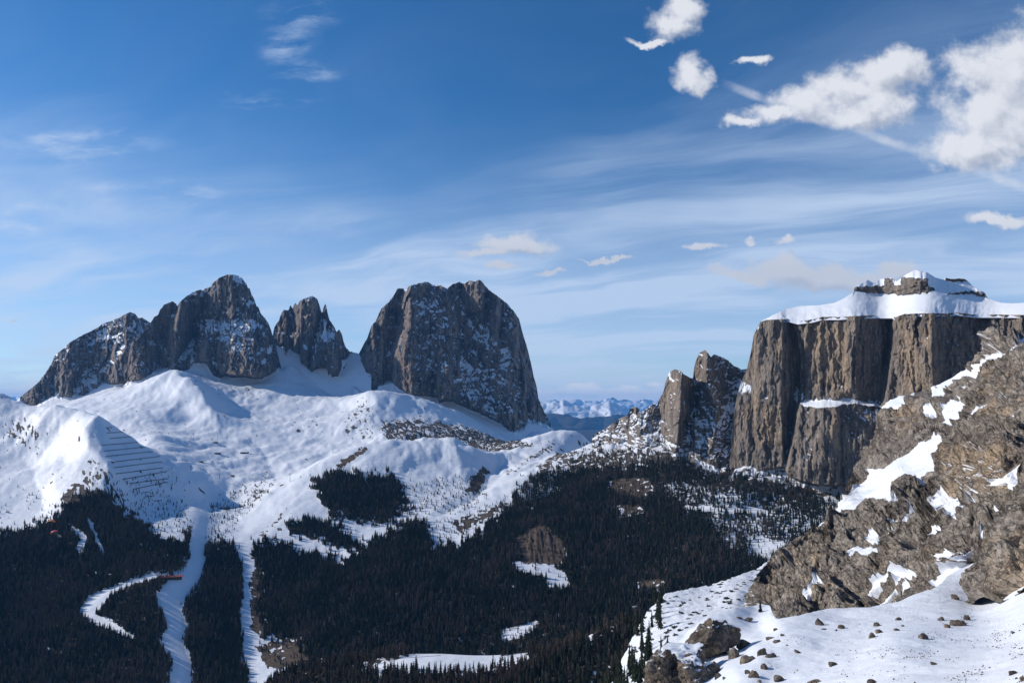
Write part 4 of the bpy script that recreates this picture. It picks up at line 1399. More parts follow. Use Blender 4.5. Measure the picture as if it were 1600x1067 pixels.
# upper ridge with snow couloirs and pinnacles
SD_top = [(1292, 806), (1300, 796), (1318, 771), (1330, 745), (1337, 732), (1352, 706), (1362, 680), (1369, 650), (1373, 635), (1389, 625), (1428, 613), (1460, 600), (1488, 589), (1511, 575), (1514, 566), (1521, 553), (1535, 549),
          (1539, 534), (1544, 514), (1552, 511), (1560, 517), (1562, 530), (1567, 524), (1572, 525), (1575, 531), (1582, 530), (1585, 528), (1587, 514), (1592, 512), (1593.5, 527), (1600, 528), (1720, 500)]
SD_bot = [(1292, 830), (1400, 830), (1480, 790), (1560, 700), (1720, 640)]
near_sheet('mountainside', 1292, 1700, .9, 240, SD_top, SD_bot,
           [(1295, 805, 700), (1330, 782, 690), (1400, 732, 660), (1462, 690, 640), (1400, 790, 560), (1460, 770, 540), (1340, 752, 900), (1400, 707, 800), (1470, 676, 720), (1373, 638, 1080), (1362, 684, 1010), (1430, 618, 1030), (1440, 650, 900),
            (1488, 592, 1000), (1490, 650, 780), (1512, 577, 950), (1530, 590, 840), (1520, 625, 740), (1545, 560, 860), (1552, 513, 900), (1590, 515, 860), (1600, 545, 720), (1560, 600, 640), (1700, 510, 820), (1700, 640, 500), (1560, 700, 520), (1300, 830, 640)],
           M_MID, 15.0, .80,
           [c9([(190, 580), (300, 500), (450, 380), (620, 270), (720, 190), (880, 140), (960, 200), (960, 290), (880, 420), (800, 440), (720, 440), (600, 500), (560, 600), (400, 660), (300, 720), (220, 720), (100, 800), (0, 860), (0, 800), (100, 700)]),
            c10([(770, 920), (870, 800), (1030, 810), (1000, 920), (930, 1000), (880, 1060), (740, 1060), (800, 970)]), c10([(670, 670), (800, 650), (830, 740), (810, 800), (720, 770), (670, 740)]),
            c10([(980, 660), (1130, 660), (1080, 740), (1010, 700)]), c10([(1040, 560), (1130, 440), (1290, 370), (1270, 420), (1180, 520), (1100, 580)]), c10([(160, 860), (280, 790), (500, 720), (460, 790), (380, 870), (250, 870)]),
            c10([(700, 650), (900, 550), (1040, 480), (1060, 540), (960, 600), (880, 660), (760, 660)]), c10([(590, 950), (700, 900), (720, 930), (640, 970)]), c10([(1290, 370), (1480, 250), (1600, 190), (1600, 240), (1400, 330), (1300, 420)])],
           -.04, [(c10([(100, 880), (500, 820), (700, 1060), (60, 1060)]), .55)], 'steep upper ridge with a snow chute and small pinnacles below the table mountain', 131, 160.0, 1.0, steps=9.0)

# brown rock spur
SB_top = [(1171, 955), (1177, 920), (1184, 893), (1192, 886), (1210, 868), (1230, 850), (1264, 834), (1290, 814), (1300, 797), (1318, 793), (1334, 793), (1346, 789), (1357, 780), (1362, 777), (1372, 782), (1392, 782), (1397, 762), (1402, 752), (1415, 741), (1430, 744), (1440, 748),
          (1450, 762), (1462, 728), (1472, 702), (1476, 690), (1484, 680), (1497, 666), (1511, 638), (1527, 606), (1538, 583), (1552, 561), (1572, 550), (1599, 534), (1720, 505)]
SB_bot = [(1171, 985), (1186, 1000), (1215, 1010), (1300, 1010), (1420, 990), (1490, 955), (1521, 960), (1556, 958), (1600, 945), (1720, 900)]
near_sheet('rock_spur', 1171, 1700, .8, 470, SB_top, SB_bot,
           [(1171, 955, 352), (1174, 925, 350), (1180, 905, 338), (1186, 950, 330), (1215, 980, 300), (1300, 980, 285), (1400, 965, 270), (1480, 930, 240), (1521, 934, 236), (1556, 932, 228), (1600, 911, 220), (1700, 865, 205), (1525, 880, 248), (1535, 820, 272), (1560, 780, 290), (1600, 800, 262), (1600, 720, 310),
            (1560, 720, 300), (1500, 860, 250), (1450, 880, 275), (1400, 900, 290), (1300, 900, 330), (1200, 890, 370), (1235, 850, 400), (1265, 836, 430), (1300, 800, 470), (1345, 792, 470), (1300, 850, 390), (1360, 850, 350), (1400, 800, 400), (1450, 820, 330), (1500, 800, 310),
            (1360, 780, 480), (1395, 780, 450), (1415, 743, 470), (1445, 755, 460), (1420, 780, 440), (1460, 740, 450), (1475, 695, 470), (1500, 700, 440), (1500, 760, 390), (1560, 680, 370), (1500, 665, 490), (1530, 605, 540), (1555, 562, 580), (1600, 536, 590), (1600, 600, 450),
            (1560, 620, 480), (1600, 660, 360), (1700, 510, 600), (1700, 600, 400), (1700, 700, 230)],
           M_NEAR, 7.5, 1.0,
           [c9([(560, 830), (720, 740), (900, 610), (990, 550), (1010, 575), (1130, 585), (1120, 700), (1090, 780), (1030, 770), (1020, 710), (940, 690), (860, 690), (760, 730), (650, 800)]),
            c9([(1290, 505), (1400, 440), (1510, 375), (1530, 420), (1560, 460), (1530, 530), (1470, 510), (1440, 470), (1330, 510)]), c9([(1140, 740), (1210, 705), (1270, 735), (1200, 745)]),
            c9([(220, 990), (300, 960), (390, 955), (470, 985), (440, 1020), (380, 1055), (330, 1020), (230, 1030)]), c9([(365, 915), (430, 865), (465, 890), (455, 920), (390, 925)]),
            c9([(915, 1055), (990, 1000), (1050, 1020), (1040, 1065)]), c9([(1100, 1060), (1210, 970), (1250, 1020), (1200, 1065)]), c9([(540, 880), (575, 850), (600, 875)]), c9([(820, 890), (900, 850), (950, 830), (940, 890), (880, 870)]),
            c9([(510, 620), (600, 590), (700, 680), (650, 710), (590, 700), (560, 650)]), c9([(1200, 540), (1250, 545), (1230, 640), (1200, 640)]), c9([(1290, 870), (1380, 770), (1350, 830), (1290, 900), (1250, 910)]), c9([(1320, 630), (1380, 590), (1390, 610)]),
            c9([(690, 400), (740, 395), (800, 440), (830, 480), (800, 500), (740, 440)]),
            c8([(310, 310), (420, 250), (560, 190), (640, 195), (720, 175), (720, 200), (640, 250), (580, 290), (600, 230), (540, 230), (420, 290)]), c8([(590, 350), (640, 290), (700, 260), (710, 340), (640, 370)]), c8([(400, 440), (530, 310), (550, 295), (500, 390), (430, 440)]),
            c8([(830, 170), (900, 80), (950, 20), (1040, 0), (1030, 50), (960, 60), (940, 90), (990, 110), (970, 140), (920, 130), (860, 180)]), c8([(1050, 90), (1130, 20), (1250, 0), (1240, 50), (1160, 60), (1080, 100)]),
            c8([(170, 20), (330, 0), (380, 40), (350, 70), (260, 40), (200, 45)]), c8([(1000, 160), (1200, 95), (1215, 150), (1140, 200), (1010, 260), (900, 310), (880, 280)]),
            c10([(1070, 970), (1200, 870), (1310, 800), (1310, 820), (1200, 920), (1110, 980)]), c10([(1340, 780), (1420, 720), (1410, 770)]), c10([(1380, 1060), (1500, 960), (1590, 980), (1560, 1020), (1450, 1060)]), c10([(1390, 320), (1480, 270), (1470, 300), (1410, 330)]),
            c11([(1310, 340), (1440, 260), (1490, 300), (1440, 280), (1340, 370)])],
           .02, [([(1468, 700), (1600, 690), (1600, 770), (1480, 775)], 1.15), ([(1190, 860), (1290, 830), (1300, 940), (1190, 950)], .55), ([(1530, 850), (1600, 820), (1600, 910), (1530, 920)], .6), ([(1500, 600), (1600, 560), (1600, 660), (1520, 660)], .55)],
           'brown craggy rock spur with snow patches on its ledges, above the near snow slope', 151, 40.0, 1.6, steps=4.5)

# buttress standing in the snow at the frame edge
BU_top = [(1515, 942), (1520, 925), (1523, 900), (1526, 869), (1534, 861), (1545, 857), (1552, 836), (1560, 815), (1572, 796), (1582, 780), (1594, 755), (1602, 745), (1640, 715), (1720, 660)]
BU_bot = [(1515, 948), (1521, 942), (1540, 933), (1556, 940), (1571, 934), (1600, 919), (1720, 868)]
near_sheet('rock_buttress', 1515, 1710, .8, 210, BU_top, BU_bot,
           [(1515, 944, 164), (1521, 936, 160), (1556, 933, 147), (1600, 911, 136), (1710, 862, 120), (1524, 890, 168), (1527, 869, 174), (1545, 860, 172), (1560, 815, 186), (1582, 780, 194), (1600, 750, 200), (1710, 668, 190), (1600, 830, 164), (1560, 880, 158), (1650, 780, 165)],
           M_NEAR, 6.0, .8, [], -.42, [([(1525, 850), (1600, 800), (1700, 800), (1700, 920), (1530, 935)], .7)],
           'rounded brown rock buttress standing in the foreground snow at the frame edge', 161, 30.0, 1.2, steps=4.0)

# far snow slope with dwarf pines, falling to the valley
SC_top = [(930, 1100), (965, 1050), (985, 1000), (1010, 956), (1040, 926), (1110, 913), (1180, 889), (1230, 857), (1270, 829), (1300, 803), (1330, 776), (1345, 770)]
SC_bot = [(930, 1150), (1000, 1150), (1100, 1120), (1200, 1010), (1345, 900)]
_, gSC = near_sheet('snow_slope', 930, 1345, 1.3, 150, SC_top, SC_bot,
                    [(1330, 778, 790), (1270, 831, 720), (1180, 891, 630), (1110, 915, 570), (1040, 928, 530), (1010, 958, 490), (985, 1002, 450), (965, 1052, 410), (930, 1100, 390), (1000, 1067, 340), (1000, 1150, 260), (1100, 960, 440), (1150, 935, 480), (1050, 1000, 390), (1100, 1040, 330),
                     (1200, 930, 520), (1200, 1000, 420), (1345, 880, 600), (1100, 1110, 270)],
                    M_MID, 5.0, .13, [], .50, (), 'bright snow slope dotted with dwarf pines, dropping towards the dark valley forest', 171, 60.0, .8, ground=True)

# foreground snow slope
SA_top = [(985, 1130), (1005, 1085), (1020, 1048), (1046, 1019), (1074, 985), (1093, 969), (1116, 957), (1147, 949), (1180, 946), (1203, 945), (1208, 960), (1213, 965), (1244, 961), (1272, 954), (1310, 951), (1348, 948), (1383, 944), (1406, 937), (1445, 924), (1465, 914), (1484, 897), (1523, 879), (1560, 872), (1600, 858), (1720, 830)]
_, gSA = near_sheet('snow_slope', 985, 1720, 1.4, 200, SA_top, [(985, 1180), (1720, 1180)],
                    [(985, 1130, 128), (1020, 1050, 142), (1046, 1021, 150), (1074, 987, 158), (1116, 959, 168), (1147, 951, 172), (1203, 947, 178), (1100, 1000, 140), (1160, 968, 164), (1213, 967, 152), (1190, 985, 153), (1150, 1010, 142), (1110, 1045, 129), (1085, 1067, 121), (1218, 988, 136), (1185, 1018, 119), (1150, 1050, 108), (1130, 1080, 102), (1200, 1067, 100), (1400, 1067, 78),
                     (1600, 1067, 58), (1310, 953, 164), (1400, 940, 170), (1465, 916, 184), (1523, 882, 205), (1600, 862, 205), (1600, 913, 146), (1556, 934, 157), (1521, 936, 169), (1600, 960, 108), (1600, 1010, 80), (1300, 1000, 122), (1400, 1000, 106), (1500, 960, 138), (1720, 840, 175), (1720, 1000, 62), (1200, 1180, 76), (1600, 1180, 42), (1000, 1180, 92)],
                    M_NEAR, 5.0, .05, [], .75, (), 'smooth bright snow slope in the foreground strewn with boulders', 191, 25.0, .25, ground=True, lam=1e-4)


def on_sheet(g, px, py):
    PX, PY, X, Y, Z, N = g
    j = int(np.clip(np.searchsorted(PX[0], px), 0, PX.shape[1] - 1))
    i = int(np.argmin(np.abs(PY[:, j] - py)))
    return X[i, j], Y[i, j], Z[i, j], N[i, j]


# ----------------------------------------------------------------- trees
def tree_mat(name, c0, c1):
    m, t, b = new_mat(name)
    rnd = t.new('ShaderNodeObjectInfo').outputs['Random']
    pos = t.new('ShaderNodeNewGeometry').outputs['Position']
    n = t.noise(pos, .02, 3, .5)
    f = t.m('ADD', t.m('MULTIPLY', rnd, .65), t.m('MULTIPLY', n, .35))
    t.put(b.inputs['Base Color'], t.mix(f, C(*c0), C(*c1)))
    b.inputs['Roughness'].default_value = .9
    b.inputs['Specular IOR Level'].default_value = .15
    return m


M_SPRUCE = tree_mat('spruce_needles', (.013, .020, .016), (.036, .046, .032))
M_LARCH = tree_mat('bare_larch_twigs', (.075, .060, .050), (.155, .122, .098))
M_BARK = tree_mat('bark', (.05, .038, .03), (.09, .07, .055))


def spruce_mesh(name, rng, tiers=9, m=6, H=1.0, Rb=.17):
    V, Fc = [], []
    for k in range(tiers):
        f = k / (tiers - 1)
        z0 = H * (.06 + .80 * f)
        r = Rb * (1 - f * .90) ** .85 * rng.uniform(.82, 1.15)
        apex = len(V)
        V.append((rng.normal(0, .006), rng.normal(0, .006), min(H, z0 + H * .19 * (1 - .35 * f))))
        a0 = rng.uniform(0, 6.28)
        for i in range(2 * m):
            a = a0 + math.pi * i / m + rng.normal(0, .08)
            rr = r * (rng.uniform(.8, 1.2) if i % 2 == 0 else rng.uniform(.38, .55))
            V.append((math.cos(a) * rr, math.sin(a) * rr, z0 - (.035 if i % 2 == 0 else -.015) * H * (1 - .5 * f) + rng.normal(0, .006)))
        for i in range(2 * m):
            Fc.append((apex, apex + 1 + i, apex + 1 + (i + 1) % (2 * m)))
    me = mesh_from(name, V, Fc)
    me.shade_flat()
    me.materials.append(M_SPRUCE)
    return me


def larch_mesh(name, rng, n=54, H=1.0, Rb=.17):
    V, Fc = [], []
    for k in range(n):
        f = (k + rng.uniform(0, 1)) / n
        z0 = H * (.12 + .80 * f)
        r = Rb * (1 - f * .88) ** .7 * rng.uniform(.6, 1.15)
        a = k * 2.4 + rng.normal(0, .3)
        ca, sa = math.cos(a), math.sin(a)
        w = .022 * (1 - .5 * f)
        b = len(V)
        V += [(ca * .005 - sa * w, sa * .005 + ca * w, z0), (ca * .005 + sa * w, sa * .005 - ca * w, z0), (ca * r, sa * r, z0 + r * rng.uniform(.1, .6)),
              (ca * .005, sa * .005, z0 + .035), (ca * r * .7, sa * r * .7, z0 - .02 * rng.random())]
        Fc += [(b, b + 1, b + 2), (b, b + 4, b + 3), (b + 3, b + 4, b + 2)]
    b = len(V)
    for i in range(4):
        a = i * 1.5708
        V.append((math.cos(a) * .014, math.sin(a) * .014, .05))
    V.append((0, 0, H))
    for i in range(4):
        Fc.append((b + i, b + (i + 1) % 4, b + 4))
    me = mesh_from(name, V, Fc)
    me.shade_flat()
    me.materials.append(M_LARCH)
    return me


def trunk_mesh(name, H=1.0):
    V, Fc = [], []
    n = 6
    for z, r in ((-.06, .022), (.05, .017), (.5, .010), (.97, .002)):
        for i in range(n):
            a = 6.283 * i / n
            V.append((math.cos(a) * r, math.sin(a) * r, z * H))
    for k in range(3):
        for i in range(n):
            j = (i + 1) % n
            Fc.append((k * n + i, k * n + j, (k + 1) * n + j, (k + 1) * n + i))
    me = mesh_from(name, V, Fc)
    me.materials.append(M_BARK)
    return me


trng = np.random.default_rng(21)
SPR = [spruce_mesh('crown', trng, 10, 7, 1, .155), spruce_mesh('crown', trng, 9, 6, 1, .19), spruce_mesh('crown', trng, 11, 6, 1, .13)]
LAR = [larch_mesh('crown', trng, 60, 1, .17), larch_mesh('crown', trng, 54, 1, .20)]
VARI = SPR + LAR
TRUNK = trunk_mesh('trunk')

# candidates over the whole valley
NC = 400000
uu = trng.uniform(-.80, .50, NC)
yy = np.sqrt(trng.uniform(950.0 ** 2, 4900.0 ** 2, NC))
xx = uu * yy
zz = ground_z(xx, yy)
qx, qy = proj(xx, yy, zz)
ok = (qx > -60) & (qx < 1400) & (qy > 640) & (qy < 1120)
xx, yy, zz, qx, qy = xx[ok], yy[ok], zz[ok], qx[ok], qy[ok]
dn = forest_density(qx, qy, yy)
ok = trng.random(len(xx)) < dn
xx, yy, zz, qx, qy, dn = xx[ok], yy[ok], zz[ok], qx[ok], qy[ok], dn[ok]
hh = trng.uniform(10, 26, len(xx)) * np.where(dn < .4, .62, 1.0)
hh = hh * np.where(yy > 3600, .55, 1.0)
# larch stands
lk = fbm(xx / 160, yy / 160, 3, 700) + .35 * trng.normal(size=len(xx))
larch = lk > np.where(yy < 1480, -.02, np.where((qx < 330), -.02, .30))
vi = np.where(larch, 3 + (trng.random(len(xx)) < .5), (trng.random(len(xx)) * 3).astype(int)).astype(int)
size = hh / yy

# spruces on the bright slope beside the outcrop
tx, ty, tz, th = [], [], [], []
PXs, PYs, Xs, Ys, Zs, _n = gSC
for k in range(4000):
    j = trng.integers(0, PXs.shape[1])
    i = trng.integers(0, PXs.shape[0])
    a, b = PXs[i, j], PYs[i, j]
    w = sstep(1085, 985, a) * .5 * sstep(900, 960, b) + .01 * sstep(1180, 1080, a)
    if b < 1090 and trng.random() < w * .24:
        tx.append(Xs[i, j])
        ty.append(Ys[i, j])
        tz.append(Zs[i, j])
        th.append(trng.uniform(8.0, 16.0) * (1.0 if a < 1045 else .42))
slope_trees = list(zip(tx, ty, tz, th))

n_ind = max(0, 300 - len(slope_trees) - 1)
vis = (qy < 1064 + 12) & (qx > 5) & (qx < 1000)
order = np.argsort(-np.where(vis, size, 0))
ind = order[:n_ind]
rest = np.ones(len(xx), bool)
rest[ind] = False


def tree(x, y, z, h, v, label, group, rot=None):
    name = 'larch_tree' if v >= 3 else 'spruce_tree'
    e = link(name, None, loc=(x, y, z - .25), label=label, category='tree', group=group)
    e.rotation_euler = (0, 0, rot if rot is not None else trng.uniform(0, 6.28))
    w = trng.uniform(.85, 1.2)
    e.scale = (h * w, h * w, h)
    link('trunk', TRUNK, e)
    return e, link('crown', VARI[v], e)


CROWN_SRC = {}
for (x, y, z, h) in slope_trees:
    qa, qb = proj(x, y, z)
    big = 'tall' if h > 11.5 else ('short' if h < 6 else 'middle-sized')
    if qb > 1030:
        where, g = 'at the bottom edge of the bright slope, left of the tan outcrop', 'bottom edge'
    elif qa < 1030:
        where, g = 'on the rim of the bright slope, left of the tan outcrop', 'rim'
    else:
        where, g = 'on the bright snow slope above the tan outcrop', 'above the outcrop'
    _, c_ = tree(x, y, z, h, int(trng.integers(0, 3)), big + ' dark spruce ' + where, big + ' spruces, ' + g)
for i in ind:
    v = int(vi[i])
    kind = 'bare brown larch' if v >= 3 else 'dark green spruce'
    big = 'tall' if hh[i] > 20 else ('short' if hh[i] < 14 else 'middle-sized')
    if qx[i] < 545:
        where = 'in the wood before the brown grass clearing'
    elif qy[i] < 1026 and qx[i] < 860:
        where = 'beside the road behind the snowy meadow'
    elif qx[i] < 660:
        where = 'in the wood below the rounded end of the snowy meadow'
    elif qx[i] < 760:
        where = 'in the wood below the middle of the snowy meadow'
    elif qx[i] < 860:
        where = 'in the wood below the narrow end of the snowy meadow'
    elif qy[i] > 1040:
        where = 'at the bottom edge between the snowy meadow and the bright slope'
    elif qx[i] < 930:
        where = 'in the wood just beyond the narrow end of the snowy meadow'
    else:
        where = 'in the wood against the edge of the bright slope'
    _, c_ = tree(xx[i], yy[i], zz[i], hh[i], v, big + ' ' + kind + ' ' + where, big + ' ' + kind + ' ' + where)
    CROWN_SRC.setdefault(v, c_)
x, y, z, n_ = on_sheet(gSA, 1188, 956)
tree(x, y, z, 3.6, 0, 'lone dark young spruce on the snow crest at the foot of the rock spur', 'lone spruce')
for v in range(5):
    if v not in CROWN_SRC:
        CROWN_SRC[v] = [o for o in COL.objects if o.type == 'MESH' and o.data == VARI[v]][0]

# everything further off: one wood
me = bpy.data.meshes.new('forest')
rx, ry, rz, rh, rv = xx[rest], yy[rest], zz[rest], hh[rest], vi[rest]
me.vertices.add(len(rx))
me.vertices.foreach_set('co', np.stack([rx, ry, rz - .3], -1).astype(np.float32).ravel())
add_attr(me, 'tall', rh)
add_attr(me, 'wide', rh * trng.uniform(.85, 1.25, len(rh)))
add_attr(me, 'turn', trng.uniform(0, 6.28, len(rh)))
add_attr(me, 'sort', rv.astype(float))
fo = link('forest', me, kind='stuff', label='dark conifer forest covering the valley and lower slopes', category='forest')
ng = bpy.data.node_groups.new('forest', 'GeometryNodeTree')
ng.interface.new_socket('Geometry', in_out='INPUT', socket_type='NodeSocketGeometry')
ng.interface.new_socket('Geometry', in_out='OUTPUT', socket_type='NodeSocketGeometry')
N_ = ng.nodes
gi = N_.new('NodeGroupInput')
go = N_.new('NodeGroupOutput')
jn = N_.new('GeometryNodeJoinGeometry')


def nattr(nm):
    a = N_.new('GeometryNodeInputNamedAttribute')
    a.data_type = 'FLOAT'
    a.inputs['Name'].default_value = nm
    return a.outputs['Attribute']


sx = N_.new('ShaderNodeCombineXYZ')
for k, nm in enumerate(('wide', 'wide', 'tall')):
    ng.links.new(nattr(nm), sx.inputs[k])
rx_ = N_.new('ShaderNodeCombineXYZ')
ng.links.new(nattr('turn'), rx_.inputs[2])
for v in range(5):
    oi = N_.new('GeometryNodeObjectInfo')
    oi.transform_space = 'ORIGINAL'
    oi.inputs['Object'].default_value = CROWN_SRC[v]
    oi.inputs['As Instance'].default_value = True
    cmpn = N_.new('FunctionNodeCompare')
    cmpn.data_type = 'FLOAT'
    cmpn.operation = 'EQUAL'
    ng.links.new(nattr('sort'), cmpn.inputs[0])
    cmpn.inputs[1].default_value = float(v)
    cmpn.inputs['Epsilon'].default_value = .1
    iop = N_.new('GeometryNodeInstanceOnPoints')
    ng.links.new(gi.outputs[0], iop.inputs['Points'])
    ng.links.new(cmpn.outputs[0], iop.inputs['Selection'])
    ng.links.new(oi.outputs['Geometry'], iop.inputs['Instance'])
    ng.links.new(rx_.outputs[0], iop.inputs['Rotation'])
    ng.links.new(sx.outputs[0], iop.inputs['Scale'])
    ng.links.new(iop.outputs[0], jn.inputs[0])
ng.links.new(jn.outputs[0], go.inputs[0])
md = fo.modifiers.new('forest', 'NODES')
md.node_group = ng
print('TREES', len(slope_trees), n_ind, int(rest.sum()))


# ----------------------------------------------------------------- small helpers for built things
def simple_mat(name, col, rough=.8, var=.25, scale=1.0):
    m, t, b = new_mat(name)
    pos = t.new('ShaderNodeNewGeometry').outputs['Position']
    n = t.noise(pos, scale, 4, .6)
    t.put(b.inputs['Base Color'], t.mix(n, C(*[c * (1 - var) for c in col]), C(*[min(1, c * (1 + var)) for c in col])))
    b.inputs['Roughness'].default_value = rough
    return m


M_STEEL = simple_mat('weathered_steel', (.045, .045, .05), .6)
M_WOOD = simple_mat('dark_timber', (.06, .042, .03))
M_ROOFSNOW = simple_mat('roof_snow', (.82, .85, .90), .6, .05)
M_RED = simple_mat('red_sheet_roof', (.42, .11, .08), .5)
M_PISTE = simple_mat('groomed_snow', (.82, .85, .90), .55, .05, .05)
M_ROAD = simple_mat('wet_road', (.075, .06, .055), .7, .4, .08)
M_GLASS = simple_mat('dark_glass', (.02, .025, .03), .15)
M_ORANGE = simple_mat('orange_canopy', (.75, .22, .04), .6)
M_PINK = simple_mat('pink_canopy', (.72, .10, .16), .6)
M_CLOTH = simple_mat('dark_flying_suit', (.04, .045, .07), .8)


class MB:
    def __init__(self):
        self.v, self.f = [], []

    def box(self, c, s, rz=0.0):
        b = len(self.v)
        ca, sa = math.cos(rz), math.sin(rz)
        for dx in (-.5, .5):
            for dy in (-.5, .5):
                for dz in (-.5, .5):
                    x, y = dx * s[0], dy * s[1]
                    self.v.append((c[0] + x * ca - y * sa, c[1] + x * sa + y * ca, c[2] + dz * s[2]))
        for q in ((0, 1, 3, 2), (4, 6, 7, 5), (0, 4, 5, 1), (2, 3, 7, 6), (0, 2, 6, 4), (1, 5, 7, 3)):
            self.f.append(tuple(b + i for i in q))

    def bar(self, p, q, w, h=None):
        """square bar between two points"""
        h = h or w
        p, q = Vector(p), Vector(q)
        d = (q - p).normalized()
        s = d.cross(Vector((0, 0, 1)))
        if s.length < 1e-4:
            s = Vector((1, 0, 0))
        s.normalize()
        t = s.cross(d).normalized()
        b = len(self.v)
        for e in (p, q):
            for i, j in ((-1, -1), (1, -1), (1, 1), (-1, 1)):
                self.v.append(tuple(e + s * (w / 2 * i) + t * (h / 2 * j)))
        for i in range(4):
            j = (i + 1) % 4
            self.f.append((b + i, b + j, b + 4 + j, b + 4 + i))
        self.f.append((b + 3, b + 2, b + 1, b))
        self.f.append((b + 4, b + 5, b + 6, b + 7))

    def mesh(self, name, mat, flat=True):
        me = mesh_from(name, self.v, self.f)
        if flat:
            me.shade_flat()
        me.materials.append(mat)
        return me


def drape(name, ln, mat, label, n=70, m=11, lift=.7, y0=1300.0, y1=3600.0, kind='structure'):
    a = np.asarray(ln, float)
    s = np.concatenate([[0], np.cumsum(np.hypot(np.diff(a[:, 0]), np.diff(a[:, 1])))])
    q = np.linspace(0, s[-1], n)
    cx, cy, cw = [np.interp(q, s, a[:, k]) for k in range(3)]
    for arr in (cx, cy, cw):
        arr[:] = np.convolve(np.pad(arr, 2, mode='edge'), [.1, .2, .4, .2, .1], 'valid')
    V = []
    for k in range(n):
        x0, yv, z0 = hit(cx[k], cy[k], y0, y1)
        w = cw[k] * yv / F * (1 + .12 * math.sin(k * 1.3))
        for j in range(m):
            t = j / (m - 1) * 2 - 1
            x = x0 + t * w
            V.append((x, yv, float(ground_z(x, yv)) + lift * (1 - .9 * abs(t) ** 3)))
    me = mesh_from(name, V, grid_faces(n, m))
    me.materials.append(mat)
    return link(name, me, kind=kind, label=label)


drape('ski_run', [(a, b, w * .93) for a, b, w in RUN], M_PISTE, 'wide groomed ski run winding down through the forest')
drape('ski_run', SIDE[2:], M_PISTE, 'narrow side ski run curving through the forest clearing')
drape('road', [(540, 1048, 3.2), (575, 1036, 3.0), (615, 1027, 2.6), (690, 1023, 2.2), (780, 1024.5, 2.2), (835, 1021, 2.2)][0:2] + [(600, 1030, 2.6), (690, 1023.5, 2.0)], M_ROAD, 'dark road edging the small snowy meadow', 30, 5, .5, 1150.0, 1400.0)

# ----------------------------------------------------------------- avalanche barriers on the shaded flank
ORD = ['topmost', 'second', 'third', 'fourth', 'fifth', 'sixth', 'seventh', 'eighth', 'ninth', 'tenth', 'eleventh', 'twelfth', 'thirteenth', 'fourteenth', 'lowest']
FENCE = [(885, 370, 935, 365), (890, 412, 1030, 403), (915, 458, 1095, 442), (840, 515, 1150, 488), (865, 563, 1235, 525), (880, 607, 1275, 565), (930, 655, 1335, 605), (950, 700, 1355, 650),
         (965, 752, 1360, 700), (1020, 800, 1395, 730), (1080, 832, 1405, 790), (1110, 880, 1400, 820), (1180, 912, 1245, 900), (1210, 942, 1290, 932), (1285, 978, 1350, 972)]
for k, (a, b, c_, d) in enumerate(FENCE):
    n = max(4, int(abs(c_ - a) / 5.333 / 1.6))
    g = [hit(px, py, 2500, 3600) for px, py in zip(np.linspace(a, c_, n) / 5.333, 600 + np.linspace(b, d, n) / 5.333)]
    # keep the row on one contour: drop stray hits
    ym = np.median([q[1] for q in g])
    g = [q for q in g if abs(q[1] - ym) < 260]
    mb = MB()
    org = g[len(g) // 2]
    for p, q in zip(g[:-1], g[1:]):
        for h in (.8, 1.7, 2.6, 3.5):
            mb.bar((p[0] - org[0], p[1] - org[1], p[2] - org[2] + h), (q[0] - org[0], q[1] - org[1], q[2] - org[2] + h), .35, .55)
        mb.bar((p[0] - org[0], p[1] - org[1], p[2] - org[2] - 1), (p[0] - org[0], p[1] - org[1], p[2] - org[2] + 4.2), .5)
    word = 'topmost dark avalanche barrier' if k == 0 else ('lowest dark avalanche barrier' if k == 14 else ORD[k] + ' dark avalanche barrier from the top')
    link('avalanche_barrier', mb.mesh('avalanche_barrier', M_STEEL), loc=org, label=word + ' on the shaded hill flank', category='avalanche barrier', group='avalanche barriers on the shaded flank')

# ----------------------------------------------------------------- lift pylons and huts on the snowfield
PYL = [(340, 683, 24, 'ski lift pylon on the open snowfield, below the shaded snow bowl'), (343, 748, 40, 'tallest ski lift pylon, standing in the lower snowfield beside the gully'),
       (298, 735, 22, 'ski lift pylon close to the shadow edge of the barrier hill'), (270, 704, 18, 'ski lift pylon high up near the barrier hill'), (328, 668, 20, 'small ski lift pylon under the sharp snow ridge'),
       (453, 752, 34, 'ski lift pylon above the dark gully trees'), (520, 707, 22, 'ski lift pylon on the rounded snow hump in the middle of the snowfield'), (302, 682, 18, 'ski lift pylon in the hollow below the ridge')]
for px, py, h, lab in PYL:
    x, y, z = hit(px, py, 3000, 5200)
    e = link('lift_pylon', None, loc=(x, y, z), label=lab, category='pylon', group='ski lift pylons')
    mb = MB()
    mb.bar((0, 0, -2), (0, 0, h * .55), 1.5)
    mb.bar((0, 0, h * .5), (0, 0, h), 1.0)
    link('mast', mb.mesh('mast', M_STEEL), e)
    mb = MB()
    mb.box((0, 0, h * .97), (h * .32, 1.0, .9))
    link('crossarm', mb.mesh('crossarm', M_STEEL), e)
    for s in (-1, 1):
        mb = MB()
        mb.box((s * h * .15, 0, h * .97 - 1.0), (1.2, 3.4, .9))
        link('sheave', mb.mesh('sheave', M_STEEL), e)

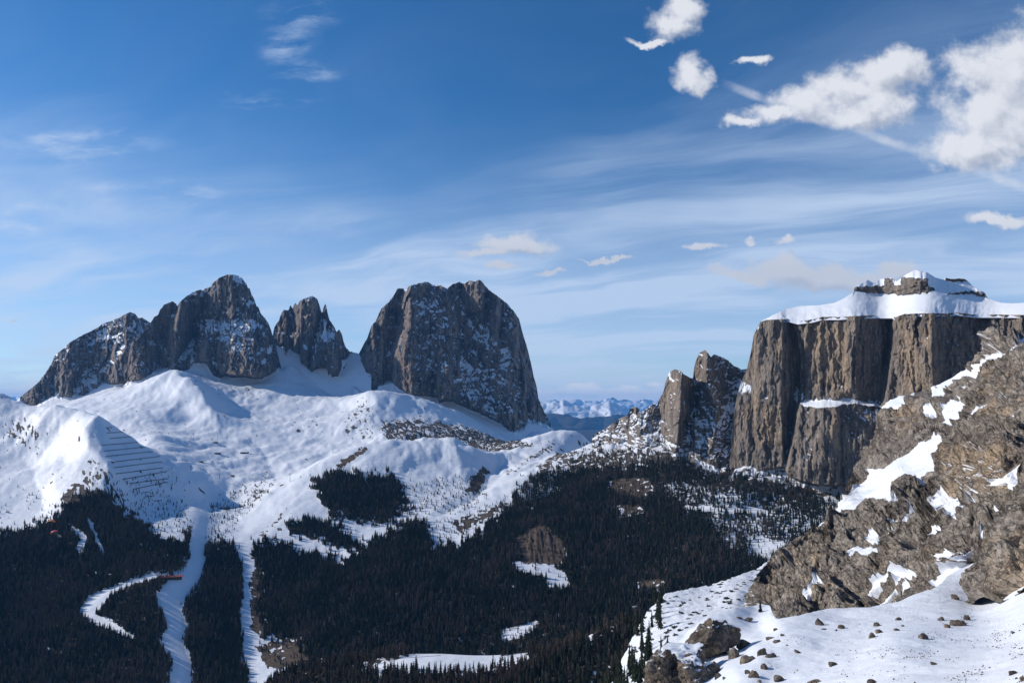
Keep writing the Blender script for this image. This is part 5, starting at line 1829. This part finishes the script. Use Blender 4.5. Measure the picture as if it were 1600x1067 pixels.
HUT = [(340, 709, 30, 13, .2, 'dark timber lodge with snowy roof on the left part of the snowfield'), (382, 708, 40, 14, -.1, 'long dark timber lodge with snowy roof in the middle of the snowfield'),
       (337, 692, 22, 10, .1, 'low dark hut beside the lift, above the lodges'), (314, 722, 22, 10, .3, 'small dark hut at the edge of the groomed snowfield')]
for px, py, w, d, rz, lab in HUT:
    x, y, z = hit(px, py, 3000, 5200)
    e = link('mountain_lodge', None, loc=(x, y, z), label=lab, category='lodge', group='lodges on the snowfield')
    e.rotation_euler = (0, 0, rz)
    mb = MB()
    mb.box((0, 0, 2.2), (w, d, 8.4))
    link('wall', mb.mesh('wall', M_WOOD), e)
    rf = MB()
    b = len(rf.v)
    ov = 1.3
    rf.v += [(-w / 2 - ov, -d / 2 - ov, 6.0), (w / 2 + ov, -d / 2 - ov, 6.0), (w / 2 + ov, 0, 10.2), (-w / 2 - ov, 0, 10.2), (-w / 2 - ov, d / 2 + ov, 6.0), (w / 2 + ov, d / 2 + ov, 6.0),
             (-w / 2 - ov, -d / 2 - ov, 6.9), (w / 2 + ov, -d / 2 - ov, 6.9), (w / 2 + ov, 0, 11.1), (-w / 2 - ov, 0, 11.1), (-w / 2 - ov, d / 2 + ov, 6.9), (w / 2 + ov, d / 2 + ov, 6.9)]
    rf.f += [(6, 7, 8, 9), (9, 8, 11, 10), (0, 3, 2, 1), (3, 4, 5, 2), (0, 1, 7, 6), (4, 10, 11, 5), (0, 6, 9, 3), (3, 9, 10, 4), (1, 2, 8, 7), (2, 5, 11, 8)]
    r = link('roof', rf.mesh('roof', M_ROOFSNOW), e)
    mb = MB()
    mb.box((w * .25, d * .12, 10.8), (1.3, 1.3, 3.0))
    link('chimney', mb.mesh('chimney', M_WOOD), r)
    for k in range(4):
        mb = MB()
        mb.box((-w * .36 + k * w * .24, -d / 2 - .05, 3.4), (1.6, .25, 1.6))
        link('window', mb.mesh('window', M_GLASS), e)

# long red roofed shed beside the run
x, y, z = hit(268, 905, 1900, 2700)
e = link('lift_shed', None, loc=(x, y, z), label='long low shed with a red roof beside the ski run in the forest', category='shed')
e.rotation_euler = (0, 0, .25)
mb = MB()
mb.box((0, 0, 3.5), (58, 7, 9.0))
link('wall', mb.mesh('wall', M_WOOD), e)
mb = MB()
mb.v += [(-32, -5.5, 7.6), (32, -5.5, 7.6), (32, 5.5, 10.6), (-32, 5.5, 10.6), (-32, -5.5, 8.6), (32, -5.5, 8.6), (32, 5.5, 11.6), (-32, 5.5, 11.6)]
mb.f += [(4, 5, 6, 7), (0, 3, 2, 1), (0, 1, 5, 4), (1, 2, 6, 5), (2, 3, 7, 6), (3, 0, 4, 7)]
link('roof', mb.mesh('roof', M_RED), e)
for k in range(5):
    mb = MB()
    mb.bar((-26 + k * 13, -5.2, -2), (-26 + k * 13, -5.2, 7.9), .7)
    link('post', mb.mesh('post', M_WOOD), e)

# ----------------------------------------------------------------- paragliders over the forest
for px, py, mat, lab, tilt in ((81, 813, M_ORANGE, 'orange paraglider gliding above the dark forest, upper of the two', .15), (83, 830, M_PINK, 'pink paraglider gliding above the dark forest, lower of the two', -.35)):
    x, y, z = [float(v) for v in P(px, py, 1250.0)]
    e = link('paraglider', None, loc=(x, y, z), label=lab, category='paraglider', group='paragliders')
    e.rotation_euler = (.75, tilt, .25)
    e.scale = (1.15, 1.15, 1.15)
    V, Fc = [], []
    n = 17
    sec = [(-1.4, 0), (-.9, .34), (.2, .30), (1.5, 0), (.2, -.10), (-.9, -.16)]
    for i in range(n):
        t = (i / (n - 1) * 2 - 1)
        ang = t * 1.05
        w = (1 - abs(t) ** 2.6 * .72)
        for (cy_, cz_) in sec:
            rr = 5.2 + cz_ * w * 1.5 + .07 * (i % 2)
            V.append((math.sin(ang) * rr * 1.02, cy_ * w, math.cos(ang) * rr - 5.2))
    k = len(sec)
    for i in range(n - 1):
        for j in range(k):
            Fc.append((i * k + j, i * k + (j + 1) % k, (i + 1) * k + (j + 1) % k, (i + 1) * k + j))
    me = mesh_from('canopy', V, Fc)
    me.materials.append(mat)
    link('canopy', me, e)
    mb = MB()
    for i in range(0, n, 2):
        mb.bar(V[i * k], (0, 0, -6.6), .03)
    link('line', mb.mesh('line', M_CLOTH), e)
    # the pilot: one skinned body sitting in the harness
    pm = bpy.data.meshes.new('pilot')
    J = [(0, 0, -7.1), (0, -.02, -6.75), (0, 0, -6.50), (0, 0, -6.30), (-.17, 0, -6.55), (-.30, -.05, -6.35), (-.22, -.1, -6.1), (.17, 0, -6.55), (.30, -.05, -6.35), (.22, -.1, -6.1),
         (-.1, -.42, -7.05), (-.1, -.55, -7.45), (-.1, -.65, -7.5), (.1, -.42, -7.05), (.1, -.55, -7.45), (.1, -.65, -7.5)]
    E = [(0, 1), (1, 2), (2, 3), (1, 4), (4, 5), (5, 6), (1, 7), (7, 8), (8, 9), (0, 10), (10, 11), (11, 12), (0, 13), (13, 14), (14, 15)]
    rad = [.17, .17, .07, .12, .08, .06, .05, .08, .06, .05, .09, .07, .06, .09, .07, .06]
    pm.from_pydata(J, E, [])
    po = link('pilot', pm, e)
    sk = po.modifiers.new('skin', 'SKIN')
    for q, r_ in zip(pm.skin_vertices[0].data, rad):
        q.radius = (r_, r_)
    pm.skin_vertices[0].data[0].use_root = True
    po.modifiers.new('sub', 'SUBSURF').levels = 1
    pm.materials.append(M_CLOTH)

# ----------------------------------------------------------------- boulders
import bmesh


def ico(sub):
    bm = bmesh.new()
    bmesh.ops.create_icosphere(bm, subdivisions=sub, radius=1.0)
    v = np.array([x.co[:] for x in bm.verts])
    f = np.array([[q.index for q in p.verts] for p in bm.faces])
    bm.free()
    return v, f


ICO3, ICO5 = ico(3), ico(5)


def rock_blob(name, ic, size, seed, rough=.35, freq=1.1, cut=6, snow=-1.2, tilt=0.0):
    v, f = ic
    rg = np.random.default_rng(seed)
    r = 1 + rough * billow3(v * freq + seed * 3.7, 3, seed)
    p = v * r[:, None]
    for k in range(cut):                                  # broken planes
        d = rg.normal(size=3)
        d /= np.linalg.norm(d)
        h = rg.uniform(.42, .80)
        s = p @ d
        p = p - np.outer(np.maximum(s - h, 0) * .85, d)
    p = p * (1 + .10 * fbm3(v * 3.4 + seed, 4, seed + 2, .62)[:, None] + .10 * facet3(v * 2.2, seed % 50)[:, None])
    p = p * np.array(size)
    ct, st = math.cos(tilt), math.sin(tilt)
    p = np.stack([p[:, 0] * ct - p[:, 2] * st, p[:, 1], p[:, 0] * st + p[:, 2] * ct], -1)
    me = mesh_from(name, p, f)
    nrm = np.zeros(len(p) * 3, np.float32)
    me.vertices.foreach_get('normal', nrm)
    nz = nrm.reshape(-1, 3)[:, 2]
    add_attr(me, 'snow', np.clip((nz - .62) * 2.2, -.5, .6) + snow)
    add_attr(me, 'ochre', np.full(len(p), .35))
    add_attr(me, 'soil', np.zeros(len(p)))
    add_attr(me, 'floor', np.zeros(len(p)))
    me.materials.append(M_BOULDER)
    return me


M_BOULDER = rock_mat('boulder_rock', 2.2, dark=(.12, .10, .085), light=(.32, .265, .215), ochre=(.44, .32, .21), bump=.9, stretch=.5, snow_noise=.3, cracks=.7)

BO8 = [(130, 615, 50, 70, 'egg-shaped boulder on the snow below the crest, under the middle of the spur'), (85, 640, 20, 25, 'small stone just beside the egg-shaped boulder'),
       (425, 588, 52, 60, 'pointed triangular boulder above a broad split boulder on the snow slope'), (380, 680, 66, 80, 'tall half of the split boulder on the open snow slope'), (440, 648, 64, 52, 'flat half of the split boulder on the open snow slope'),
       (590, 545, 52, 58, 'dark boulder upslope between the split boulder and the rock rib'), (580, 635, 48, 36, 'low boulder below the dark one, right of the split boulder'), (625, 605, 26, 26, 'small round stone next to the low boulder'),
       (795, 695, 84, 72, 'angular brown boulder alone in the middle of the open snow slope'), (940, 550, 56, 54, 'dark wedge boulder just left of the biggest craggy boulder'), (985, 607, 46, 60, 'narrow boulder leaning at the foot of the biggest craggy boulder'),
       (1065, 582, 120, 118, 'biggest craggy boulder on the snow slope'), (1150, 545, 62, 66, 'ragged boulder attached to the upper end of the biggest craggy one'), (1510, 655, 42, 44, 'small dark boulder near the frame edge below the rock buttress'),
       (885, 905, 66, 34, 'thin low boulder half buried in the lower snow slope'), (1500, 980, 62, 70, 'tilted boulder in the lower corner beside a snow ridge'), (50, 910, 68, 54, 'dark triangular boulder with a shadow streak on the lower slope'),
       (380, 1058, 86, 50, 'boulder with a snow patch on top, cut by the bottom edge'), (1590, 1035, 30, 70, 'boulder cut off by the frame edge in the lower corner'), (1055, 372, 62, 84, 'brown rock low end of the broken rib beside the buttress'),
       (1120, 265, 60, 110, 'middle piece of the broken rib beside the buttress'), (1165, 205, 60, 70, 'upper piece of the broken rib touching the buttress'), (1575, 330, 66, 44, 'low rock below the buttress at the frame edge'), (1390, 386, 40, 22, 'small stone under the buttress foot')]
BO7 = [(1455, 580, 92, 86, 'rounded boulder just under the crest where the rock spur begins'), (1480, 632, 40, 20, 'flat stone under the rounded crest boulder'), (1095, 635, 36, 40, 'uppermost of the scattered stones below the spur tip'),
       (1045, 700, 66, 48, 'wide stone among the scattered stones below the spur tip'), (1105, 725, 56, 50, 'jagged dark stone among the scattered stones below the spur tip'), (1150, 680, 42, 26, 'flat stone on the right of the scattered group below the spur tip'),
       (1270, 810, 52, 50, 'lone round stone in clean snow right of the outcrop boulders'), (1185, 755, 20, 24, 'tiny stone above the lone round stone'), (1545, 910, 70, 58, 'dark wedge stone on the lower slope far right of the outcrop'),
       (1120, 1025, 78, 100, 'upright brown boulder at the bottom edge with a shadow hollow behind'), (1420, 1055, 96, 40, 'long low rock at the bottom edge'), (845, 748, 136, 104, 'largest of the boulder cluster beside the outcrop gully'),
       (750, 830, 92, 150, 'tall slanting boulder on the gully side of the cluster'), (868, 872, 140, 112, 'broad lower boulder of the cluster beside the gully'), (980, 812, 84, 96, 'jagged boulder on the upper right of the cluster'),
       (1058, 840, 86, 84, 'brown boulder at the outer right end of the cluster'), (1000, 930, 82, 76, 'smooth round boulder below the cluster'), (920, 1000, 84, 90, 'lowest large boulder under the cluster'),
       (865, 976, 42, 50, 'small boulder left of the lowest large one'), (640, 1010, 62, 70, 'dark boulder low in the gully beside the outcrop'), (575, 970, 64, 52, 'dark boulder wedged against the outcrop in the gully'),
       (690, 1025, 34, 32, 'small stone at the bottom of the gully'), (632, 962, 32, 38, 'small dark stone in the middle of the gully'), (962, 1050, 30, 34, 'small stone at the bottom edge below the cluster'),
       (800, 535, 48, 46, 'small dark rock poking from the snow on top of the outcrop'), (865, 550, 76, 44, 'flat dark rock in the hollow above the outcrop')]
k = 0
for cr, lst in ((c8, BO8), (c11, BO7)):
    for (a, b, w, h, lab) in lst:
        k += 1
        (px, py), = cr([(a, b)])
        x, y, z, n_ = on_sheet(gSA, px, py + h / 5.155 * .22)
        sc_ = y / F / 5.155
        big = max(w, h) > 70
        me = rock_blob('boulder', ICO3, (w * sc_ * .58, max(w, h) * sc_ * .50, h * sc_ * .54), 400 + k, .45, 1.25, 12, -.75 if big else -1.0, trng.uniform(-.2, .35))
        link('boulder', me, loc=(x, y + .1, z + h * sc_ * .01), label=lab, category='boulder', group='boulders on the snow slope')

# the two-part outcrop in the lower middle
parts = []
for (px, py, Y0, sx_, sy_, sz_, tl, sd_) in ((1110, 993, 137, 6.0, 4.2, 3.1, .34, 71), (1070, 1040, 127, 5.6, 4.4, 4.2, .22, 77), (1042, 1060, 122, 3.2, 3.4, 4.4, .0, 79), (1085, 1070, 120, 5.0, 3.4, 3.8, .2, 83)):
    me = rock_blob('rock_outcrop', ICO5, (sx_, sy_, sz_), sd_, .30, 1.3, 5, -.50, tl)
    x, y, z = [float(q) for q in P(px, py, Y0)]
    parts.append((me, x, y, z))
org = parts[0][1:]
V = []
Fc = []
att = []
for me, x, y, z in parts:
    co = np.zeros(len(me.vertices) * 3, np.float32)
    me.vertices.foreach_get('co', co)
    co = co.reshape(-1, 3) + np.array([x - org[0], y - org[1], z - org[2]])
    wp = co + np.array(org)
    # ledges and cracks
    zz_ = wp[:, 2] / 1.3 + .5 * fbm3(wp / 4.0, 3, 5)
    fr = zz_ - np.floor(zz_)
    co[:, :2] *= (1 + .035 * np.where(fr < .8, fr, (1 - fr) * 4))[:, None]
    rad = (wp - np.array([x, y, z]))
    rad /= np.linalg.norm(rad, axis=1, keepdims=True) + 1e-6
    co = co + rad * (.42 * facet3(wp / 1.9, 3) + .20 * facet3(wp / .8, 4) + .10 * fbm3(wp / .5, 3, 8))[:, None]
    Fc.append(ICO5[1] + sum(len(q) for q in V))
    V.append(co)
    s_ = np.zeros(len(me.vertices), np.float32)
    me.attributes['snow'].data.foreach_get('value', s_)
    att.append(s_)
me = mesh_from('rock_outcrop', np.concatenate(V), np.concatenate(Fc))
add_attr(me, 'snow', np.concatenate(att))
for nm, vv in (('ochre', .45), ('soil', 0), ('floor', 0)):
    add_attr(me, nm, np.full(len(me.vertices), vv))
me.materials.append(M_BOULDER)
link('rock_outcrop', me, loc=org, label='large tan rock outcrop with a snow cap at the bottom of the slope', category='rock outcrop')

# loose stones and dwarf pines
srng = np.random.default_rng(99)
PXs, PYs, Xs, Ys, Zs, Ns = gSA
V, Fc = [], []
tet = np.array([(1, 0, -.5), (-.5, .87, -.5), (-.5, -.87, -.5), (.1, .05, .8), (.6, .5, .1), (-.6, .2, .2)])
tf = np.array([(0, 4, 3), (4, 1, 3), (1, 5, 3), (5, 2, 3), (2, 0, 3), (0, 1, 4), (1, 2, 5)])
cnt = 0
while cnt < 1700:
    i = srng.integers(0, PXs.shape[0])
    j = srng.integers(0, PXs.shape[1])
    a, b = PXs[i, j], PYs[i, j]
    if a < 1180 or a > 1640 or b > 1100:
        continue
    w = sstep(-.1, .5, fbm(np.array([a / 60.0]), np.array([b / 22.0]), 3, 55)[0]) * (.25 + .75 * sstep(1300, 1500, a)) * sstep(960, 985, b + (a - 1200) * .05)
    if srng.random() > w:
        continue
    cnt += 1
    s = .04 + .15 * srng.random() ** 4
    th_ = srng.uniform(0, 6.28)
    q = tet * np.array([1, .8, .8]) * s
    q = np.stack([q[:, 0] * math.cos(th_) - q[:, 1] * math.sin(th_), q[:, 0] * math.sin(th_) + q[:, 1] * math.cos(th_), q[:, 2]], -1)
    t = srng.random(2) - .5
    Fc.append(tf + 6 * (cnt - 1))
    V.append(q + np.array([Xs[i, j] + t[0] * .12, Ys[i, j], Zs[i, j] + .02]))
me = mesh_from('stones', np.concatenate(V), np.concatenate(Fc))
for nm, vv in (('snow', -1), ('ochre', .2), ('soil', 0), ('floor', 0)):
    add_attr(me, nm, np.full(len(me.vertices), float(vv)))
me.materials.append(M_BOULDER)
link('stones', me, kind='stuff', label='small loose stones sprinkled over the foreground snow')


def shrub_mesh(rng):
    V, Fc = [], []
    for k in range(46):
        d = rng.normal(size=3)
        d[2] = abs(d[2]) * .6 + .05
        d /= np.linalg.norm(d)
        c = d * np.array([1, 1, .75]) * rng.uniform(.35, .9)
        u = np.cross(d, rng.normal(size=3))
        u /= np.linalg.norm(u)
        b = len(V)
        V += [tuple(c + u * .20), tuple(c - u * .20), tuple(c + d * .42), tuple(c + np.cross(d, u) * .22)]
        Fc += [(b, b + 1, b + 2), (b, b + 3, b + 2), (b + 1, b + 3, b + 2)]
    me = mesh_from('dwarf_pine', V, Fc)
    me.shade_flat()
    me.materials.append(M_SPRUCE)
    return me


SH = [shrub_mesh(srng) for _ in range(4)]
PXs, PYs, Xs, Ys, Zs, Ns = gSC
cnt = 0
while cnt < 260:
    i = srng.integers(0, PXs.shape[0])
    j = srng.integers(0, PXs.shape[1])
    a, b = PXs[i, j], PYs[i, j]
    lim = np.interp(a, [990, 1060, 1150, 1200, 1340], [1067, 990, 950, 915, 800])
    if a < 985 or b > lim or b < 770:
        continue
    if srng.random() > sstep(-.5, .3, fbm(np.array([a / 25.0]), np.array([b / 12.0]), 3, 66)[0]):
        continue
    cnt += 1
    s = srng.uniform(.5, 1.5)
    where = ('along the upper rim of the bright slope, beside the rock spur' if a > 1180 else 'near the foot of the rock spur, above the outcrop' if a > 1120 else 'in the middle of the bright slope above the outcrop' if a > 1060 else 'on the valley side of the bright slope')
    big = 'large' if s > 1.15 else ('small' if s < .8 else 'middle-sized')
    o = link('dwarf_pine', SH[cnt % 4], loc=(Xs[i, j], Ys[i, j], Zs[i, j] - .1), label=big + ' dark dwarf pine ' + where, category='shrub', group=big + ' dwarf pines ' + where)
    o.scale = (s * 1.4, s * 1.4, s)
    o.rotation_euler = (0, 0, srng.uniform(0, 6.28))

# ----------------------------------------------------------------- haze
hz = bpy.data.materials.new('haze')
hz.use_nodes = True
t = NT(hz.node_tree)
hz.node_tree.nodes.remove(hz.node_tree.nodes['Principled BSDF'])
pv = t.new('ShaderNodeVolumePrincipled')
pv.inputs['Color'].default_value = (.15, .47, .98, 1)
pv.inputs['Density'].default_value = 1.05e-5
pv.inputs['Anisotropy'].default_value = .1
hz.node_tree.links.new(pv.outputs[0], hz.node_tree.nodes['Material Output'].inputs['Volume'])
mb = MB()
mb.box((0, 38000, -100.5), (192200, 116200, 2801))
me = mb.mesh('haze', hz)
link('haze', me, kind='stuff', label='thin blue mountain air that fades the far ranges')
